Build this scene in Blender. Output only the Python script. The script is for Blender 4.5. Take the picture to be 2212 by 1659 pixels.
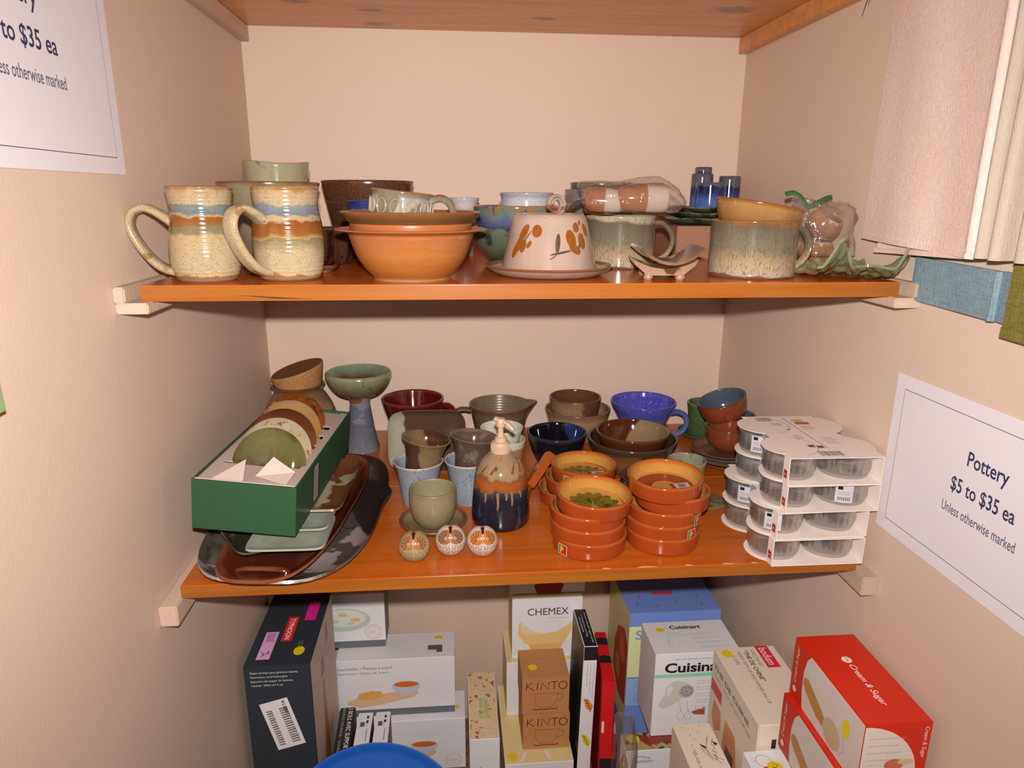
import bpy, math, random
from mathutils import Vector, Matrix, noise as mnoise
random.seed(7)
for o in list(bpy.data.objects): bpy.data.objects.remove(o)
SC = bpy.context.scene; COL = SC.collection
PI = math.pi; sin = math.sin; cos = math.cos

# ------------------------------------------------------------ camera, world, flash, exposure
cam = bpy.data.cameras.new('camera'); camo = bpy.data.objects.new('camera', cam); COL.objects.link(camo)
FPX = 1506.0
cam.sensor_fit = 'HORIZONTAL'; cam.sensor_width = 36.0; cam.lens = 36.0*FPX/2212.0
cam.clip_start = .02; cam.clip_end = 50
CAM = Vector((-.0981, -1.3795, .0982))
def basis(p, y, r):
    F = Vector((sin(y)*cos(p), cos(y)*cos(p), -sin(p))); R = Vector((cos(y), -sin(y), 0)); U = R.cross(F)
    return cos(r)*R+sin(r)*U, -sin(r)*R+cos(r)*U, F
_R, _U, _F = basis(.2650, .0873, .0060)
M = Matrix((_R, _U, -_F)).transposed().to_4x4(); M.translation = CAM
camo.matrix_world = M
SC.camera = camo
SC.view_settings.view_transform = 'Standard'; SC.view_settings.look = 'None'
SC.view_settings.gamma = 1; SC.view_settings.use_curve_mapping = False
SC.view_settings.exposure = 0.0
w = bpy.data.worlds.new('room_ambient'); SC.world = w; w.use_nodes = True
w.node_tree.nodes['Background'].inputs[0].default_value = (1, .76, .60, 1)
w.node_tree.nodes['Background'].inputs[1].default_value = .05
fl = bpy.data.lights.new('camera_flash', 'SPOT'); flo = bpy.data.objects.new('camera_flash', fl); COL.objects.link(flo)
fl.energy = 61; fl.color = (1, .96, .93); fl.shadow_soft_size = .010; fl.spot_size = math.radians(127); fl.spot_blend = 1.0
Mf = M.copy(); Mf.translation = CAM+Vector((0, 0, .053)); flo.matrix_world = Mf

# ------------------------------------------------------------ colour + material helpers
def lin(v):
    v = v/255.0
    return v/12.92 if v <= .04045 else ((v+.055)/1.055)**2.4
def c(r, g, b, E=1.0):
    v = [lin(x)/E for x in (r, g, b)]
    if max(g, b) > r+4: y = .25*v[0]+.6*v[1]+.15*v[2]; v = [x*.78+y*.22 for x in v]
    k = min(1, .84/max(v))
    return tuple(max(.002, x*k) for x in v)+(1,)
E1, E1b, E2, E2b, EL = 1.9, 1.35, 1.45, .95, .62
MATS = {}
def nd(nt, t, **kw):
    n = nt.nodes.new(t)
    for k, v in kw.items(): setattr(n, k, v)
    return n
def base_mat(name):
    if name in MATS: return None, None, None
    m = bpy.data.materials.new(name); m.use_nodes = True; MATS[name] = m
    return m, m.node_tree, m.node_tree.nodes['Principled BSDF']
def plain(name, col, rough=.6, spec=.4, var=.06, vs=60, bump=0, bs=200, sheen=0):
    """plain surface with a slight procedural mottling"""
    m, nt, b = base_mat(name)
    if not m: return MATS[name]
    L = nt.links.new
    tc = nd(nt, 'ShaderNodeTexCoord'); no = nd(nt, 'ShaderNodeTexNoise'); no.inputs['Scale'].default_value = vs
    L(tc.outputs['Object'], no.inputs['Vector'])
    mr = nd(nt, 'ShaderNodeMapRange'); mr.inputs[3].default_value = 1-var; mr.inputs[4].default_value = 1+var
    L(no.outputs['Fac'], mr.inputs[0])
    mx = nd(nt, 'ShaderNodeVectorMath', operation='SCALE'); mx.inputs[0].default_value = col[:3]
    L(mr.outputs[0], mx.inputs['Scale']); L(mx.outputs[0], b.inputs['Base Color'])
    b.inputs['Roughness'].default_value = rough; b.inputs['Specular IOR Level'].default_value = spec
    if sheen: b.inputs['Sheen Weight'].default_value = sheen
    if bump:
        n2 = nd(nt, 'ShaderNodeTexNoise'); n2.inputs['Scale'].default_value = bs; L(tc.outputs['Object'], n2.inputs['Vector'])
        bp = nd(nt, 'ShaderNodeBump'); bp.inputs['Strength'].default_value = bump; bp.inputs['Distance'].default_value = .002
        L(n2.outputs['Fac'], bp.inputs['Height']); L(bp.outputs[0], b.inputs['Normal'])
    return m
def glaze(name, stops, nz=.004, ns=35, speck=None, rough=.14, streak=(1, 1, 1), blotch=None, var=.12, spec=.5, bump=.0, rings=0, side=None):
    """ceramic glaze: colour bands by height (object Z), ragged by noise; blotches and specks"""
    m, nt, b = base_mat(name)
    if not m: return MATS[name]
    L = nt.links.new
    tc = nd(nt, 'ShaderNodeTexCoord'); sx = nd(nt, 'ShaderNodeSeparateXYZ'); L(tc.outputs['Object'], sx.inputs[0])
    mp = nd(nt, 'ShaderNodeMapping'); mp.inputs['Scale'].default_value = streak; L(tc.outputs['Object'], mp.inputs[0])
    no = nd(nt, 'ShaderNodeTexNoise'); no.inputs['Scale'].default_value = ns; no.inputs['Detail'].default_value = 4
    L(mp.outputs[0], no.inputs['Vector'])
    a = nd(nt, 'ShaderNodeMath', operation='SUBTRACT'); L(no.outputs['Fac'], a.inputs[0]); a.inputs[1].default_value = .5
    a2 = nd(nt, 'ShaderNodeMath', operation='MULTIPLY_ADD'); L(a.outputs[0], a2.inputs[0]); a2.inputs[1].default_value = nz*4
    L(sx.outputs['Z'], a2.inputs[2])
    z0, z1 = stops[0][0], stops[-1][0]
    if z1 <= z0: z1 = z0+.01
    mr = nd(nt, 'ShaderNodeMapRange'); mr.inputs[1].default_value = z0; mr.inputs[2].default_value = z1; L(a2.outputs[0], mr.inputs[0])
    cr = nd(nt, 'ShaderNodeValToRGB'); el = cr.color_ramp.elements
    for i, (z, col) in enumerate(stops):
        p = (z-z0)/(z1-z0)
        e = el[i] if i < 1 else (el[1] if i == 1 else el.new(min(1, p)))
        e.position = p; e.color = col
    if len(stops) == 1: el[1].color = stops[0][1]
    L(mr.outputs[0], cr.inputs[0]); out = cr.outputs[0]
    def mixin(fac, col, cur):
        x = nd(nt, 'ShaderNodeMix', data_type='RGBA'); L(fac, x.inputs[0]); L(cur, x.inputs[6]); x.inputs[7].default_value = col
        return x.outputs[2]
    def thr(sock, lo, hi):
        r = nd(nt, 'ShaderNodeMapRange', clamp=True); r.inputs[1].default_value = lo; r.inputs[2].default_value = hi; L(sock, r.inputs[0]); return r.outputs[0]
    for bl in (blotch or []):
        n2 = nd(nt, 'ShaderNodeTexNoise'); n2.inputs['Scale'].default_value = bl[1]; n2.inputs['Detail'].default_value = 3
        mp2 = nd(nt, 'ShaderNodeMapping'); mp2.inputs['Scale'].default_value = streak
        mp2.inputs['Location'].default_value = (bl[1]*.13, bl[2]*7, 1.7)
        L(tc.outputs['Object'], mp2.inputs[0]); L(mp2.outputs[0], n2.inputs['Vector'])
        out = mixin(thr(n2.outputs['Fac'], bl[2], bl[2]+(bl[3] if len(bl) > 3 else .06)), bl[0], out)
    if side:   # a poured second glaze covering one side: (axis vector, offset, colour)
        dt = nd(nt, 'ShaderNodeVectorMath', operation='DOT_PRODUCT'); L(tc.outputs['Object'], dt.inputs[0]); dt.inputs[1].default_value = side[0]
        ad = nd(nt, 'ShaderNodeMath', operation='MULTIPLY_ADD'); L(a.outputs[0], ad.inputs[0]); ad.inputs[1].default_value = nz*6; L(dt.outputs['Value'], ad.inputs[2])
        out = mixin(thr(ad.outputs[0], side[1], side[1]+.004), side[2], out)
    if speck:
        n3 = nd(nt, 'ShaderNodeTexNoise'); n3.inputs['Scale'].default_value = speck[1]*2.6; n3.inputs['Detail'].default_value = 1
        L(tc.outputs['Object'], n3.inputs['Vector'])
        out = mixin(thr(n3.outputs['Fac'], speck[2], speck[2]+.05), speck[0], out)
    n4 = nd(nt, 'ShaderNodeTexNoise'); n4.inputs['Scale'].default_value = ns*2.3; L(mp.outputs[0], n4.inputs['Vector'])
    mv = nd(nt, 'ShaderNodeMapRange'); mv.inputs[3].default_value = 1-var; mv.inputs[4].default_value = 1+var; L(n4.outputs['Fac'], mv.inputs[0])
    sc = nd(nt, 'ShaderNodeVectorMath', operation='SCALE'); L(out, sc.inputs[0]); L(mv.outputs[0], sc.inputs['Scale'])
    L(sc.outputs[0], b.inputs['Base Color'])
    b.inputs['Roughness'].default_value = rough; b.inputs['Specular IOR Level'].default_value = spec
    if bump or rings:
        bp = nd(nt, 'ShaderNodeBump'); bp.inputs['Strength'].default_value = .5; bp.inputs['Distance'].default_value = .001
        if rings:
            wv = nd(nt, 'ShaderNodeTexWave', bands_direction='Z'); wv.inputs['Scale'].default_value = rings; wv.inputs['Distortion'].default_value = 1.0
            L(tc.outputs['Object'], wv.inputs['Vector']); L(wv.outputs['Fac'], bp.inputs['Height']); bp.inputs['Strength'].default_value = .22
        else:
            bp.inputs['Strength'].default_value = bump
            L(n4.outputs['Fac'], bp.inputs['Height'])
        L(bp.outputs[0], b.inputs['Normal'])
    return m
def wood(name, c1, c2, axis=(1.2, 28, 28), rough=.3, knots=None, kcol=None, spec=.5):
    m, nt, b = base_mat(name)
    if not m: return MATS[name]
    L = nt.links.new
    tc = nd(nt, 'ShaderNodeTexCoord'); mp = nd(nt, 'ShaderNodeMapping'); mp.inputs['Scale'].default_value = axis
    L(tc.outputs['Object'], mp.inputs[0])
    no = nd(nt, 'ShaderNodeTexNoise'); no.inputs['Scale'].default_value = 2.2; no.inputs['Detail'].default_value = 6; no.inputs['Distortion'].default_value = .6
    L(mp.outputs[0], no.inputs['Vector'])
    cr = nd(nt, 'ShaderNodeValToRGB'); cr.color_ramp.elements[0].position = .3; cr.color_ramp.elements[1].position = .72
    cr.color_ramp.elements[0].color = c1; cr.color_ramp.elements[1].color = c2
    L(no.outputs['Fac'], cr.inputs[0]); out = cr.outputs[0]
    for (kx, ky, kz, kr) in (knots or []):
        sb = nd(nt, 'ShaderNodeVectorMath', operation='SUBTRACT'); L(tc.outputs['Object'], sb.inputs[0]); sb.inputs[1].default_value = (kx, ky, kz)
        ml = nd(nt, 'ShaderNodeVectorMath', operation='MULTIPLY'); L(sb.outputs[0], ml.inputs[0]); ml.inputs[1].default_value = (.6, 1, .3)
        ln = nd(nt, 'ShaderNodeVectorMath', operation='LENGTH'); L(ml.outputs[0], ln.inputs[0])
        n2 = nd(nt, 'ShaderNodeTexNoise'); n2.inputs['Scale'].default_value = 60; L(tc.outputs['Object'], n2.inputs['Vector'])
        ad = nd(nt, 'ShaderNodeMath', operation='MULTIPLY_ADD'); L(n2.outputs['Fac'], ad.inputs[0]); ad.inputs[1].default_value = kr*1.3; L(ln.outputs['Value'], ad.inputs[2])
        r = nd(nt, 'ShaderNodeMapRange', clamp=True); r.inputs[1].default_value = kr*1.0; r.inputs[2].default_value = kr*1.7; r.inputs[3].default_value = .85; r.inputs[4].default_value = 0
        L(ad.outputs[0], r.inputs[0])
        x = nd(nt, 'ShaderNodeMix', data_type='RGBA'); L(r.outputs[0], x.inputs[0]); L(out, x.inputs[6]); x.inputs[7].default_value = kcol
        out = x.outputs[2]
    L(out, b.inputs['Base Color']); b.inputs['Roughness'].default_value = rough; b.inputs['Specular IOR Level'].default_value = spec
    bp = nd(nt, 'ShaderNodeBump'); bp.inputs['Strength'].default_value = .12; bp.inputs['Distance'].default_value = .001
    L(no.outputs['Fac'], bp.inputs['Height']); L(bp.outputs[0], b.inputs['Normal'])
    return m
def fabric(name, c1, c2, sc=900):
    m, nt, b = base_mat(name)
    if not m: return MATS[name]
    L = nt.links.new
    tc = nd(nt, 'ShaderNodeTexCoord')
    def n(scale, sv):
        mp = nd(nt, 'ShaderNodeMapping'); mp.inputs['Scale'].default_value = sv; L(tc.outputs['Object'], mp.inputs[0])
        x = nd(nt, 'ShaderNodeTexNoise'); x.inputs['Scale'].default_value = scale; x.inputs['Detail'].default_value = 2; L(mp.outputs[0], x.inputs['Vector']); return x.outputs['Fac']
    a = n(sc, (1, 1, .12)); d = n(sc, (1, .1, 1))
    ad = nd(nt, 'ShaderNodeMath', operation='ADD'); L(a, ad.inputs[0]); L(d, ad.inputs[1])
    e = n(14, (1, 1, .2)); ad2 = nd(nt, 'ShaderNodeMath', operation='ADD'); L(ad.outputs[0], ad2.inputs[0]); L(e, ad2.inputs[1])
    r = nd(nt, 'ShaderNodeMapRange', clamp=True); r.inputs[1].default_value = 1.1; r.inputs[2].default_value = 1.9; L(ad2.outputs[0], r.inputs[0])
    x = nd(nt, 'ShaderNodeMix', data_type='RGBA'); L(r.outputs[0], x.inputs[0]); x.inputs[6].default_value = c1; x.inputs[7].default_value = c2
    L(x.outputs[2], b.inputs['Base Color']); b.inputs['Roughness'].default_value = .9; b.inputs['Specular IOR Level'].default_value = .1
    bp = nd(nt, 'ShaderNodeBump'); bp.inputs['Strength'].default_value = .5; bp.inputs['Distance'].default_value = .0012
    L(ad.outputs[0], bp.inputs['Height']); L(bp.outputs[0], b.inputs['Normal'])
    return m
def film(name, tint=(1, 1, 1, 1), gl=.12, rough=.06, haze=.0, hcol=(.8, .8, .8, 1), wr=0, pw=2.5, mu=.7):
    """thin clear plastic or glass: see-through with Fresnel gloss, a little milky haze"""
    m, nt, b = base_mat(name)
    if not m: return MATS[name]
    L = nt.links.new; nt.nodes.remove(b)
    o = nt.nodes['Material Output']; t = nd(nt, 'ShaderNodeBsdfTransparent'); t.inputs[0].default_value = tint
    g = nd(nt, 'ShaderNodeBsdfGlossy'); g.inputs['Roughness'].default_value = rough
    fr = nd(nt, 'ShaderNodeLayerWeight'); fr.inputs[0].default_value = .5
    po = nd(nt, 'ShaderNodeMath', operation='POWER'); L(fr.outputs['Facing'], po.inputs[0]); po.inputs[1].default_value = pw
    ma = nd(nt, 'ShaderNodeMath', operation='MULTIPLY_ADD', use_clamp=True); L(po.outputs[0], ma.inputs[0]); ma.inputs[1].default_value = mu; ma.inputs[2].default_value = gl
    if wr:
        tc = nd(nt, 'ShaderNodeTexCoord'); no = nd(nt, 'ShaderNodeTexNoise'); no.inputs['Scale'].default_value = wr; no.inputs['Detail'].default_value = 3; no.inputs['Distortion'].default_value = 1.5
        L(tc.outputs['Object'], no.inputs['Vector']); bp = nd(nt, 'ShaderNodeBump'); bp.inputs['Strength'].default_value = 1; bp.inputs['Distance'].default_value = .006
        L(no.outputs['Fac'], bp.inputs['Height']); L(bp.outputs[0], g.inputs['Normal']); L(bp.outputs[0], fr.inputs['Normal'])
    mx = nd(nt, 'ShaderNodeMixShader'); L(ma.outputs[0], mx.inputs[0]); L(t.outputs[0], mx.inputs[1]); L(g.outputs[0], mx.inputs[2]); cur = mx.outputs[0]
    if haze:
        d = nd(nt, 'ShaderNodeBsdfDiffuse'); d.inputs[0].default_value = hcol
        m2 = nd(nt, 'ShaderNodeMixShader'); m2.inputs[0].default_value = haze; L(cur, m2.inputs[1]); L(d.outputs[0], m2.inputs[2]); cur = m2.outputs[0]
    L(cur, o.inputs[0]); return m

# ------------------------------------------------------------ object + mesh helpers
def tag(o, label, cat, group=None, kind=None):
    if label: o['label'] = label
    if cat: o['category'] = cat
    if group: o['group'] = group
    if kind: o['kind'] = kind
    return o
def empty(name, loc, label, cat, group=None, rot=(0, 0, 0)):
    o = bpy.data.objects.new(name, None); COL.objects.link(o); o.location = loc; o.rotation_euler = rot; o.empty_display_size = .02
    return tag(o, label, cat, group)
def link(name, me, mats, parent=None, loc=(0, 0, 0), rot=(0, 0, 0), smooth=40):
    o = bpy.data.objects.new(name, me); COL.objects.link(o)
    if not isinstance(mats, (list, tuple)): mats = [mats]
    if not me.materials:
        for m in mats: me.materials.append(m)
    if parent: o.parent = parent
    o.location = loc; o.rotation_euler = rot
    if smooth and len(me.polygons):
        me.polygons.foreach_set('use_smooth', [True]*len(me.polygons)); me.set_sharp_from_angle(angle=math.radians(smooth))
    return o
def mk(verts, faces, midx=None):
    me = bpy.data.meshes.new('mesh'); me.from_pydata([tuple(v) for v in verts], [], faces)
    if midx: me.polygons.foreach_set('material_index', midx)
    me.update(); return me
def cat_rom(pts, n=4, closed=False):
    out = []; N = len(pts); P = [Vector(p) for p in pts]
    for i in range(N if closed else N-1):
        p0, p1, p2, p3 = (P[(i-1) % N], P[i], P[(i+1) % N], P[(i+2) % N]) if closed else (P[max(0, i-1)], P[i], P[i+1], P[min(N-1, i+2)])
        for k in range(n):
            t = k/n
            out.append(.5*((2*p1)+(-p0+p2)*t+(2*p0-5*p1+4*p2-p3)*t*t+(-p0+3*p1-3*p2+p3)*t*t*t))
    if not closed: out.append(P[-1])
    return out
def lathe(prof, n=48, split=None, deform=None):
    """revolve [(r,z)...]; r==0 ends become poles; segments >= split get material 1"""
    V = []; Fc = []; mi = []; rows = []
    for (r, z) in prof:
        if r < 1e-6: rows.append([len(V)]); V.append((0, 0, z))
        else:
            rows.append(list(range(len(V), len(V)+n)))
            for k in range(n): a = 2*PI*k/n; V.append((r*cos(a), r*sin(a), z))
    for i in range(len(rows)-1):
        A, B = rows[i], rows[i+1]; m = 1 if split is not None and i >= split else 0
        for k in range(n):
            k2 = (k+1) % n
            if len(A) == 1 and len(B) == 1: continue
            if len(A) == 1: f = (A[0], B[k2], B[k])
            elif len(B) == 1: f = (A[k], A[k2], B[0])
            else: f = (A[k], A[k2], B[k2], B[k])
            Fc.append(f); mi.append(m)
    if deform: V = [deform(*v) for v in V]
    return mk(V, Fc, mi)
def vessel(outer, t=.004, fl=.006, n=48, sub=4, deform=None, foot=0):
    o = [(p[0], p[1]) for p in cat_rom([(a, b, 0) for a, b in outer], sub)]
    if foot: pr = [(0, foot), (o[0][0]*.82, foot), (o[0][0]*.88, 0)]+o
    else: pr = [(0, o[0][1])]+o
    R, Z = o[-1]
    pr += [(R-t*.15, Z+t*.3), (R-t*.5, Z+t*.42), (R-t*.85, Z+t*.3)]
    split = len(pr)-2
    inn = [(max(.002, r-t), z) for r, z in reversed(o) if z > fl]
    rin = inn[-1][0]
    pr += inn+[(rin*.93, fl+.0008), (rin*.8, fl), (0, fl)]
    return lathe(pr, n, split, deform)
def tube(path, rw, rt, side=(0, 1, 0), sub=5, n=12, taper=None, groove=0):
    """swept handle: rw half-width along `side`, rt half-thickness"""
    P = cat_rom(path, sub) if sub > 1 else [Vector(p) for p in path]
    side = Vector(side).normalized(); V = []; Fc = []; N = len(P)
    for i, p in enumerate(P):
        t = (P[min(N-1, i+1)]-P[max(0, i-1)]).normalized(); nn = t.cross(side).normalized(); s2 = nn.cross(t).normalized()
        k = taper(i/(N-1)) if taper else 1
        for j in range(n):
            a = 2*PI*j/n; g = 1-groove*max(0, abs(sin(a))**3) if groove else 1
            V.append(p+s2*cos(a)*rw*k+nn*sin(a)*rt*g*k)
    for i in range(N-1):
        for j in range(n):
            j2 = (j+1) % n; Fc.append((i*n+j, i*n+j2, (i+1)*n+j2, (i+1)*n+j))
    Fc.append(tuple(range(n-1, -1, -1))); Fc.append(tuple((N-1)*n+j for j in range(n)))
    return mk(V, Fc)
def handle_pts(az, pts): return [(r*cos(az), r*sin(az), z) for r, z in pts]
def sheet(fn, nu, nv, t=.003, closed_u=False):
    """thick surface: fn(s,t)->(x,y,z), given thickness along normals"""
    P = [[Vector(fn(i/nu, j/nv)) for j in range(nv+1)] for i in range(nu+1)]
    V = []; Fc = []; W = nv+1
    def nrm(i, j):
        a = P[min(nu, i+1)][j]-P[max(0, i-1)][j]; b = P[i][min(nv, j+1)]-P[i][max(0, j-1)]
        x = a.cross(b); return x.normalized() if x.length > 1e-12 else Vector((0, 0, 1))
    for s in (0, 1):
        for i in range(nu+1):
            for j in range(nv+1): V.append(P[i][j]-(nrm(i, j)*t if s else Vector()))
    S = (nu+1)*W
    for i in range(nu):
        for j in range(nv):
            a, b, d, e = i*W+j, (i+1)*W+j, (i+1)*W+j+1, i*W+j+1
            Fc.append((a, b, d, e)); Fc.append((S+a, S+e, S+d, S+b))
    for i in range(nu):
        a, b = i*W, (i+1)*W; Fc.append((a, S+a, S+b, b)); a += nv; b += nv; Fc.append((a, b, S+b, S+a))
    for j in range(nv):
        a, b = j, j+1; Fc.append((a, b, S+b, S+a)); a += nu*W; b += nu*W; Fc.append((a, S+a, S+b, b))
    return mk(V, Fc)
def boxmesh(w, d, h, bev=.0, cx=True, mats=None):
    """box, base-centred; faces order: -y,+y,-x,+x,bottom,top"""
    import bmesh
    x0, x1, y0, y1 = -w/2, w/2, -d/2, d/2
    V = [(x0, y0, 0), (x1, y0, 0), (x1, y1, 0), (x0, y1, 0), (x0, y0, h), (x1, y0, h), (x1, y1, h), (x0, y1, h)]
    Fc = [(0, 1, 5, 4), (2, 3, 7, 6), (3, 0, 4, 7), (1, 2, 6, 5), (3, 2, 1, 0), (4, 5, 6, 7)]
    me = mk(V, Fc, mats)
    if bev:
        bm = bmesh.new(); bm.from_mesh(me); bmesh.ops.bevel(bm, geom=bm.edges[:], offset=bev, segments=2, affect='EDGES'); bm.to_mesh(me); bm.free()
    return me
def prism(pts, z0, z1):
    n = len(pts); V = [(x, y, z0) for x, y in pts]+[(x, y, z1) for x, y in pts]
    Fc = [tuple(range(n-1, -1, -1)), tuple(range(n, 2*n))]+[(i, (i+1) % n, n+(i+1) % n, n+i) for i in range(n)]
    return mk(V, Fc)
def pot(name, label, cat, loc, outer, m, t=.004, fl=.006, m2=None, rot=(0, 0, 0), parent=None, group=None, **kw):
    me = vessel(outer, t, fl, **kw)
    o = link(name, me, [m, m2 or m], parent, loc, rot, smooth=50)
    if not parent: tag(o, label, cat, group)
    return o
def mm(l): return [(a/1000., b/1000.) for a, b in l]
def superell(a, b, n):
    def f(x, y, z):
        r = math.hypot(x, y)
        if r < 1e-9: return (x, y, z)
        cx, cy = x/r, y/r
        k = (abs(cx)**n+abs(cy)**n)**(-1/n)
        return (x*k*a, y*k*b, z)
    return f

# ------------------------------------------------------------ flat print on faces
def textmesh(s, bold=0, shear=0):
    cu = bpy.data.curves.new('text', 'FONT'); cu.body = s; cu.resolution_u = 3; cu.offset = bold; cu.shear = shear
    ob = bpy.data.objects.new('text', cu); me = bpy.data.meshes.new_from_object(ob)
    V = [v.co.copy() for v in me.vertices]; Fc = [tuple(p.vertices) for p in me.polygons]
    bpy.data.objects.remove(ob); bpy.data.curves.remove(cu); bpy.data.meshes.remove(me)
    x0 = min(v.x for v in V); x1 = max(v.x for v in V); y0 = min(v.y for v in V); y1 = max(v.y for v in V)
    return [((v.x-x0)/(x1-x0), (v.y-y0)/(y1-y0)) for v in V], Fc
INK = {}
def ink(r, g, b, E=EL, rough=.45):
    k = 'print_%d_%d_%d_%d' % (r, g, b, int(E*100))
    return plain(k, c(r, g, b, E), rough, .35, .03)
class Face:
    """a flat frame (origin, right, up) in the local space of a parent object; prints lie just above it"""
    def __init__(s, parent, o, r, u): s.p = parent; s.o = Vector(o); s.r = Vector(r); s.u = Vector(u); s.n = s.r.cross(s.u)
    def put(s, name, V2, Fc, m, lay=1, parent=None):
        me = mk([s.o+s.r*a+s.u*b+s.n*(.00025*lay) for a, b in V2], Fc)
        return link(name, me, m, parent or s.p, smooth=0)
    def poly(s, name, pts, m, lay=1, parent=None): return s.put(name, pts, [tuple(range(len(pts)))], m, lay, parent)
    def rect(s, name, a, b, w, h, m, lay=1, parent=None): return s.poly(name, [(a, b), (a+w, b), (a+w, b+h), (a, b+h)], m, lay, parent)
    def ell(s, name, a, b, rx, ry, m, lay=1, parent=None, n=28, a0=0, a1=2*PI):
        k = n if a1-a0 > 6.2 else n+1
        return s.poly(name, [(a+rx*cos(a0+(a1-a0)*i/n), b+ry*sin(a0+(a1-a0)*i/n)) for i in range(k)], m, lay, parent)
    def line(s, name, pts, wd, m, lay=1, parent=None, closed=False, sub=1):
        P = [Vector((x, y, 0)) for x, y in pts]
        if sub > 1: P = cat_rom(P, sub, closed)
        N = len(P); V = []; Fc = []
        for i in range(N):
            t = (P[(i+1) % N]-P[i-1]) if closed else (P[min(N-1, i+1)]-P[max(0, i-1)])
            t = t.normalized(); q = Vector((-t.y, t.x, 0))*wd/2
            V += [(P[i]+q)[:2], (P[i]-q)[:2]]
        for i in range(N if closed else N-1): j = (i+1) % N; Fc.append((2*i, 2*i+1, 2*j+1, 2*j))
        return s.put(name, V, Fc, m, lay, parent)
    def text(s, t, a, b, w, h, m, lay=2, parent=None, bold=0, shear=0, name='lettering'):
        V, Fc = textmesh(t, bold, shear)
        return s.put(name, [(a+x*w, b+y*h) for x, y in V], Fc, m, lay, parent)
    def rows(s, a, b, w, rows, step, h, m, lay=2, parent=None, name='small_print', rag=.25):
        V = []; Fc = []
        for k in range(rows):
            x = a; end = a+w*(1-rag*random.random())
            while x < end:
                l = min(h*random.uniform(1.5, 5), end-x); y = b-k*step; i = len(V)
                V += [(x, y), (x+l, y), (x+l, y+h), (x, y+h)]; Fc.append((i, i+1, i+2, i+3)); x += l+h*.8
        return s.put(name, V, Fc, m, lay, parent)
    def barcode(s, a, b, w, h, m, lay=2, parent=None, n=18, vert=False):
        V = []; Fc = []; x = 0; L_ = h if vert else w
        while x < L_:
            l = random.uniform(.3, 1.3)*L_/n; l = min(l, L_-x); i = len(V)
            V += [(a, b+x), (a+w, b+x), (a+w, b+x+l), (a, b+x+l)] if vert else [(a+x, b), (a+x+l, b), (a+x+l, b+h), (a+x, b+h)]
            Fc.append((i, i+1, i+2, i+3)); x += l+random.uniform(.3, .9)*L_/n
        return s.put('barcode', V, Fc, m, lay, parent)
class Carton:
    def __init__(s, name, label, X, Y, Z, m, cat='box', yaw=0, group=None, bev=.0012, faces=None, tilt=(0, 0), link_parent=None):
        s.w, s.d, s.h = X[1]-X[0], Y[1]-Y[0], Z[1]-Z[0]
        ms = m if isinstance(m, list) else [m]
        s.o = link(name, boxmesh(s.w, s.d, s.h, bev, mats=faces), ms, None, ((X[0]+X[1])/2, (Y[0]+Y[1])/2, Z[0]), (tilt[0], tilt[1], yaw), smooth=30)
        tag(s.o, label, cat, group)
    def f(s, face):
        w, d, h = s.w/2, s.d/2, s.h
        o, r, u = {'front': ((-w, -d, 0), (1, 0, 0), (0, 0, 1)), 'top': ((-w, -d, h), (1, 0, 0), (0, 1, 0)),
                   'left': ((-w, d, 0), (0, -1, 0), (0, 0, 1)), 'right': ((w, -d, 0), (0, 1, 0), (0, 0, 1)),
                   'topR': ((-w, d, h), (0, -1, 0), (1, 0, 0)), 'frontR': ((-w, -d, h), (0, 0, -1), (1, 0, 0)),
                   'leftU': ((-w, -d, 0), (0, 0, 1), (0, 1, 0))}[face]
        return Face(s.o, o, r, u)

# ------------------------------------------------------------ the alcove
Z2 = -.371; ZT = .382; ZF = -1.09; HW = .46; YF = -.585
wallm = plain('peach_wall_paint', (.67, .50, .392, 1), .55, .35, .035, 6, .10, 350)
def struct(name, me, m, loc=(0, 0, 0), smooth=0):
    o = link(name, me, m, None, loc, smooth=smooth); o['kind'] = 'structure'; return o
def slab(name, x0, x1, y0, y1, z0, z1, m, bev=0):
    return struct(name, boxmesh(x1-x0, y1-y0, z1-z0, bev), m, ((x0+x1)/2, (y0+y1)/2, z0))
slab('wall_back', -HW-.1, HW+.1, 0, .1, ZF-.1, 1.05, wallm)
slab('wall_left', -HW-.1, -HW, -1.5, 0, ZF-.1, 1.05, wallm)
slab('wall_right', HW, HW+.1, -1.5, 0, ZF-.1, 1.05, wallm)
slab('ceiling', -HW-.1, HW+.1, -1.5, .1, 1.05, 1.1, wallm)
slab('floor', -HW-.1, HW+.1, -1.5, .1, ZF-.15, ZF, wood('dark_floor_wood', c(120, 80, 50), c(160, 110, 70), rough=.5))
# shelf boards
shelf_m = wood('orange_varnished_pine', (.40, .080, .006, 1), (.52, .118, .011, 1), rough=.22)
edge_m = wood('worn_orange_edge', (.25, .070, .008, 1), (.37, .118, .017, 1), rough=.25)
EDGE = [1, 0, 0, 0, 0, 0]
pine_m = wood('pale_pine_underside', (.52, .20, .05, 1), (.72, .31, .09, 1), rough=.35,
              knots=[(-.22, .161, 0, .014), (-.218, .255, 0, .018), (.063, .184, 0, .014), (.354, .097, 0, .026), (-.33, .12, 0, .016)], kcol=(.16, .06, .03, 1))
s1 = empty('shelf_board', (0, 0, 0), 'orange varnished pine shelf carrying the mugs and the butter dome', 'shelf')
link('board', boxmesh(.876, .585, .0175, .0012, mats=EDGE), [shelf_m, edge_m], s1, (0, -.2925, -.0175), smooth=30)
Fs = Face(s1, (-.438, -.585, -.0175), (1, 0, 0), (0, 0, 1))
Fs.poly('crack', [(.10, .007), (.14, .0045), (.19, .0012), (.145, .0025)], plain('crack_shadow', (.02, .006, .002, 1)), 1)
s2 = empty('shelf_board', (0, 0, Z2), 'orange varnished pine shelf made of two boards, below the mug shelf', 'shelf')
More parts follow.
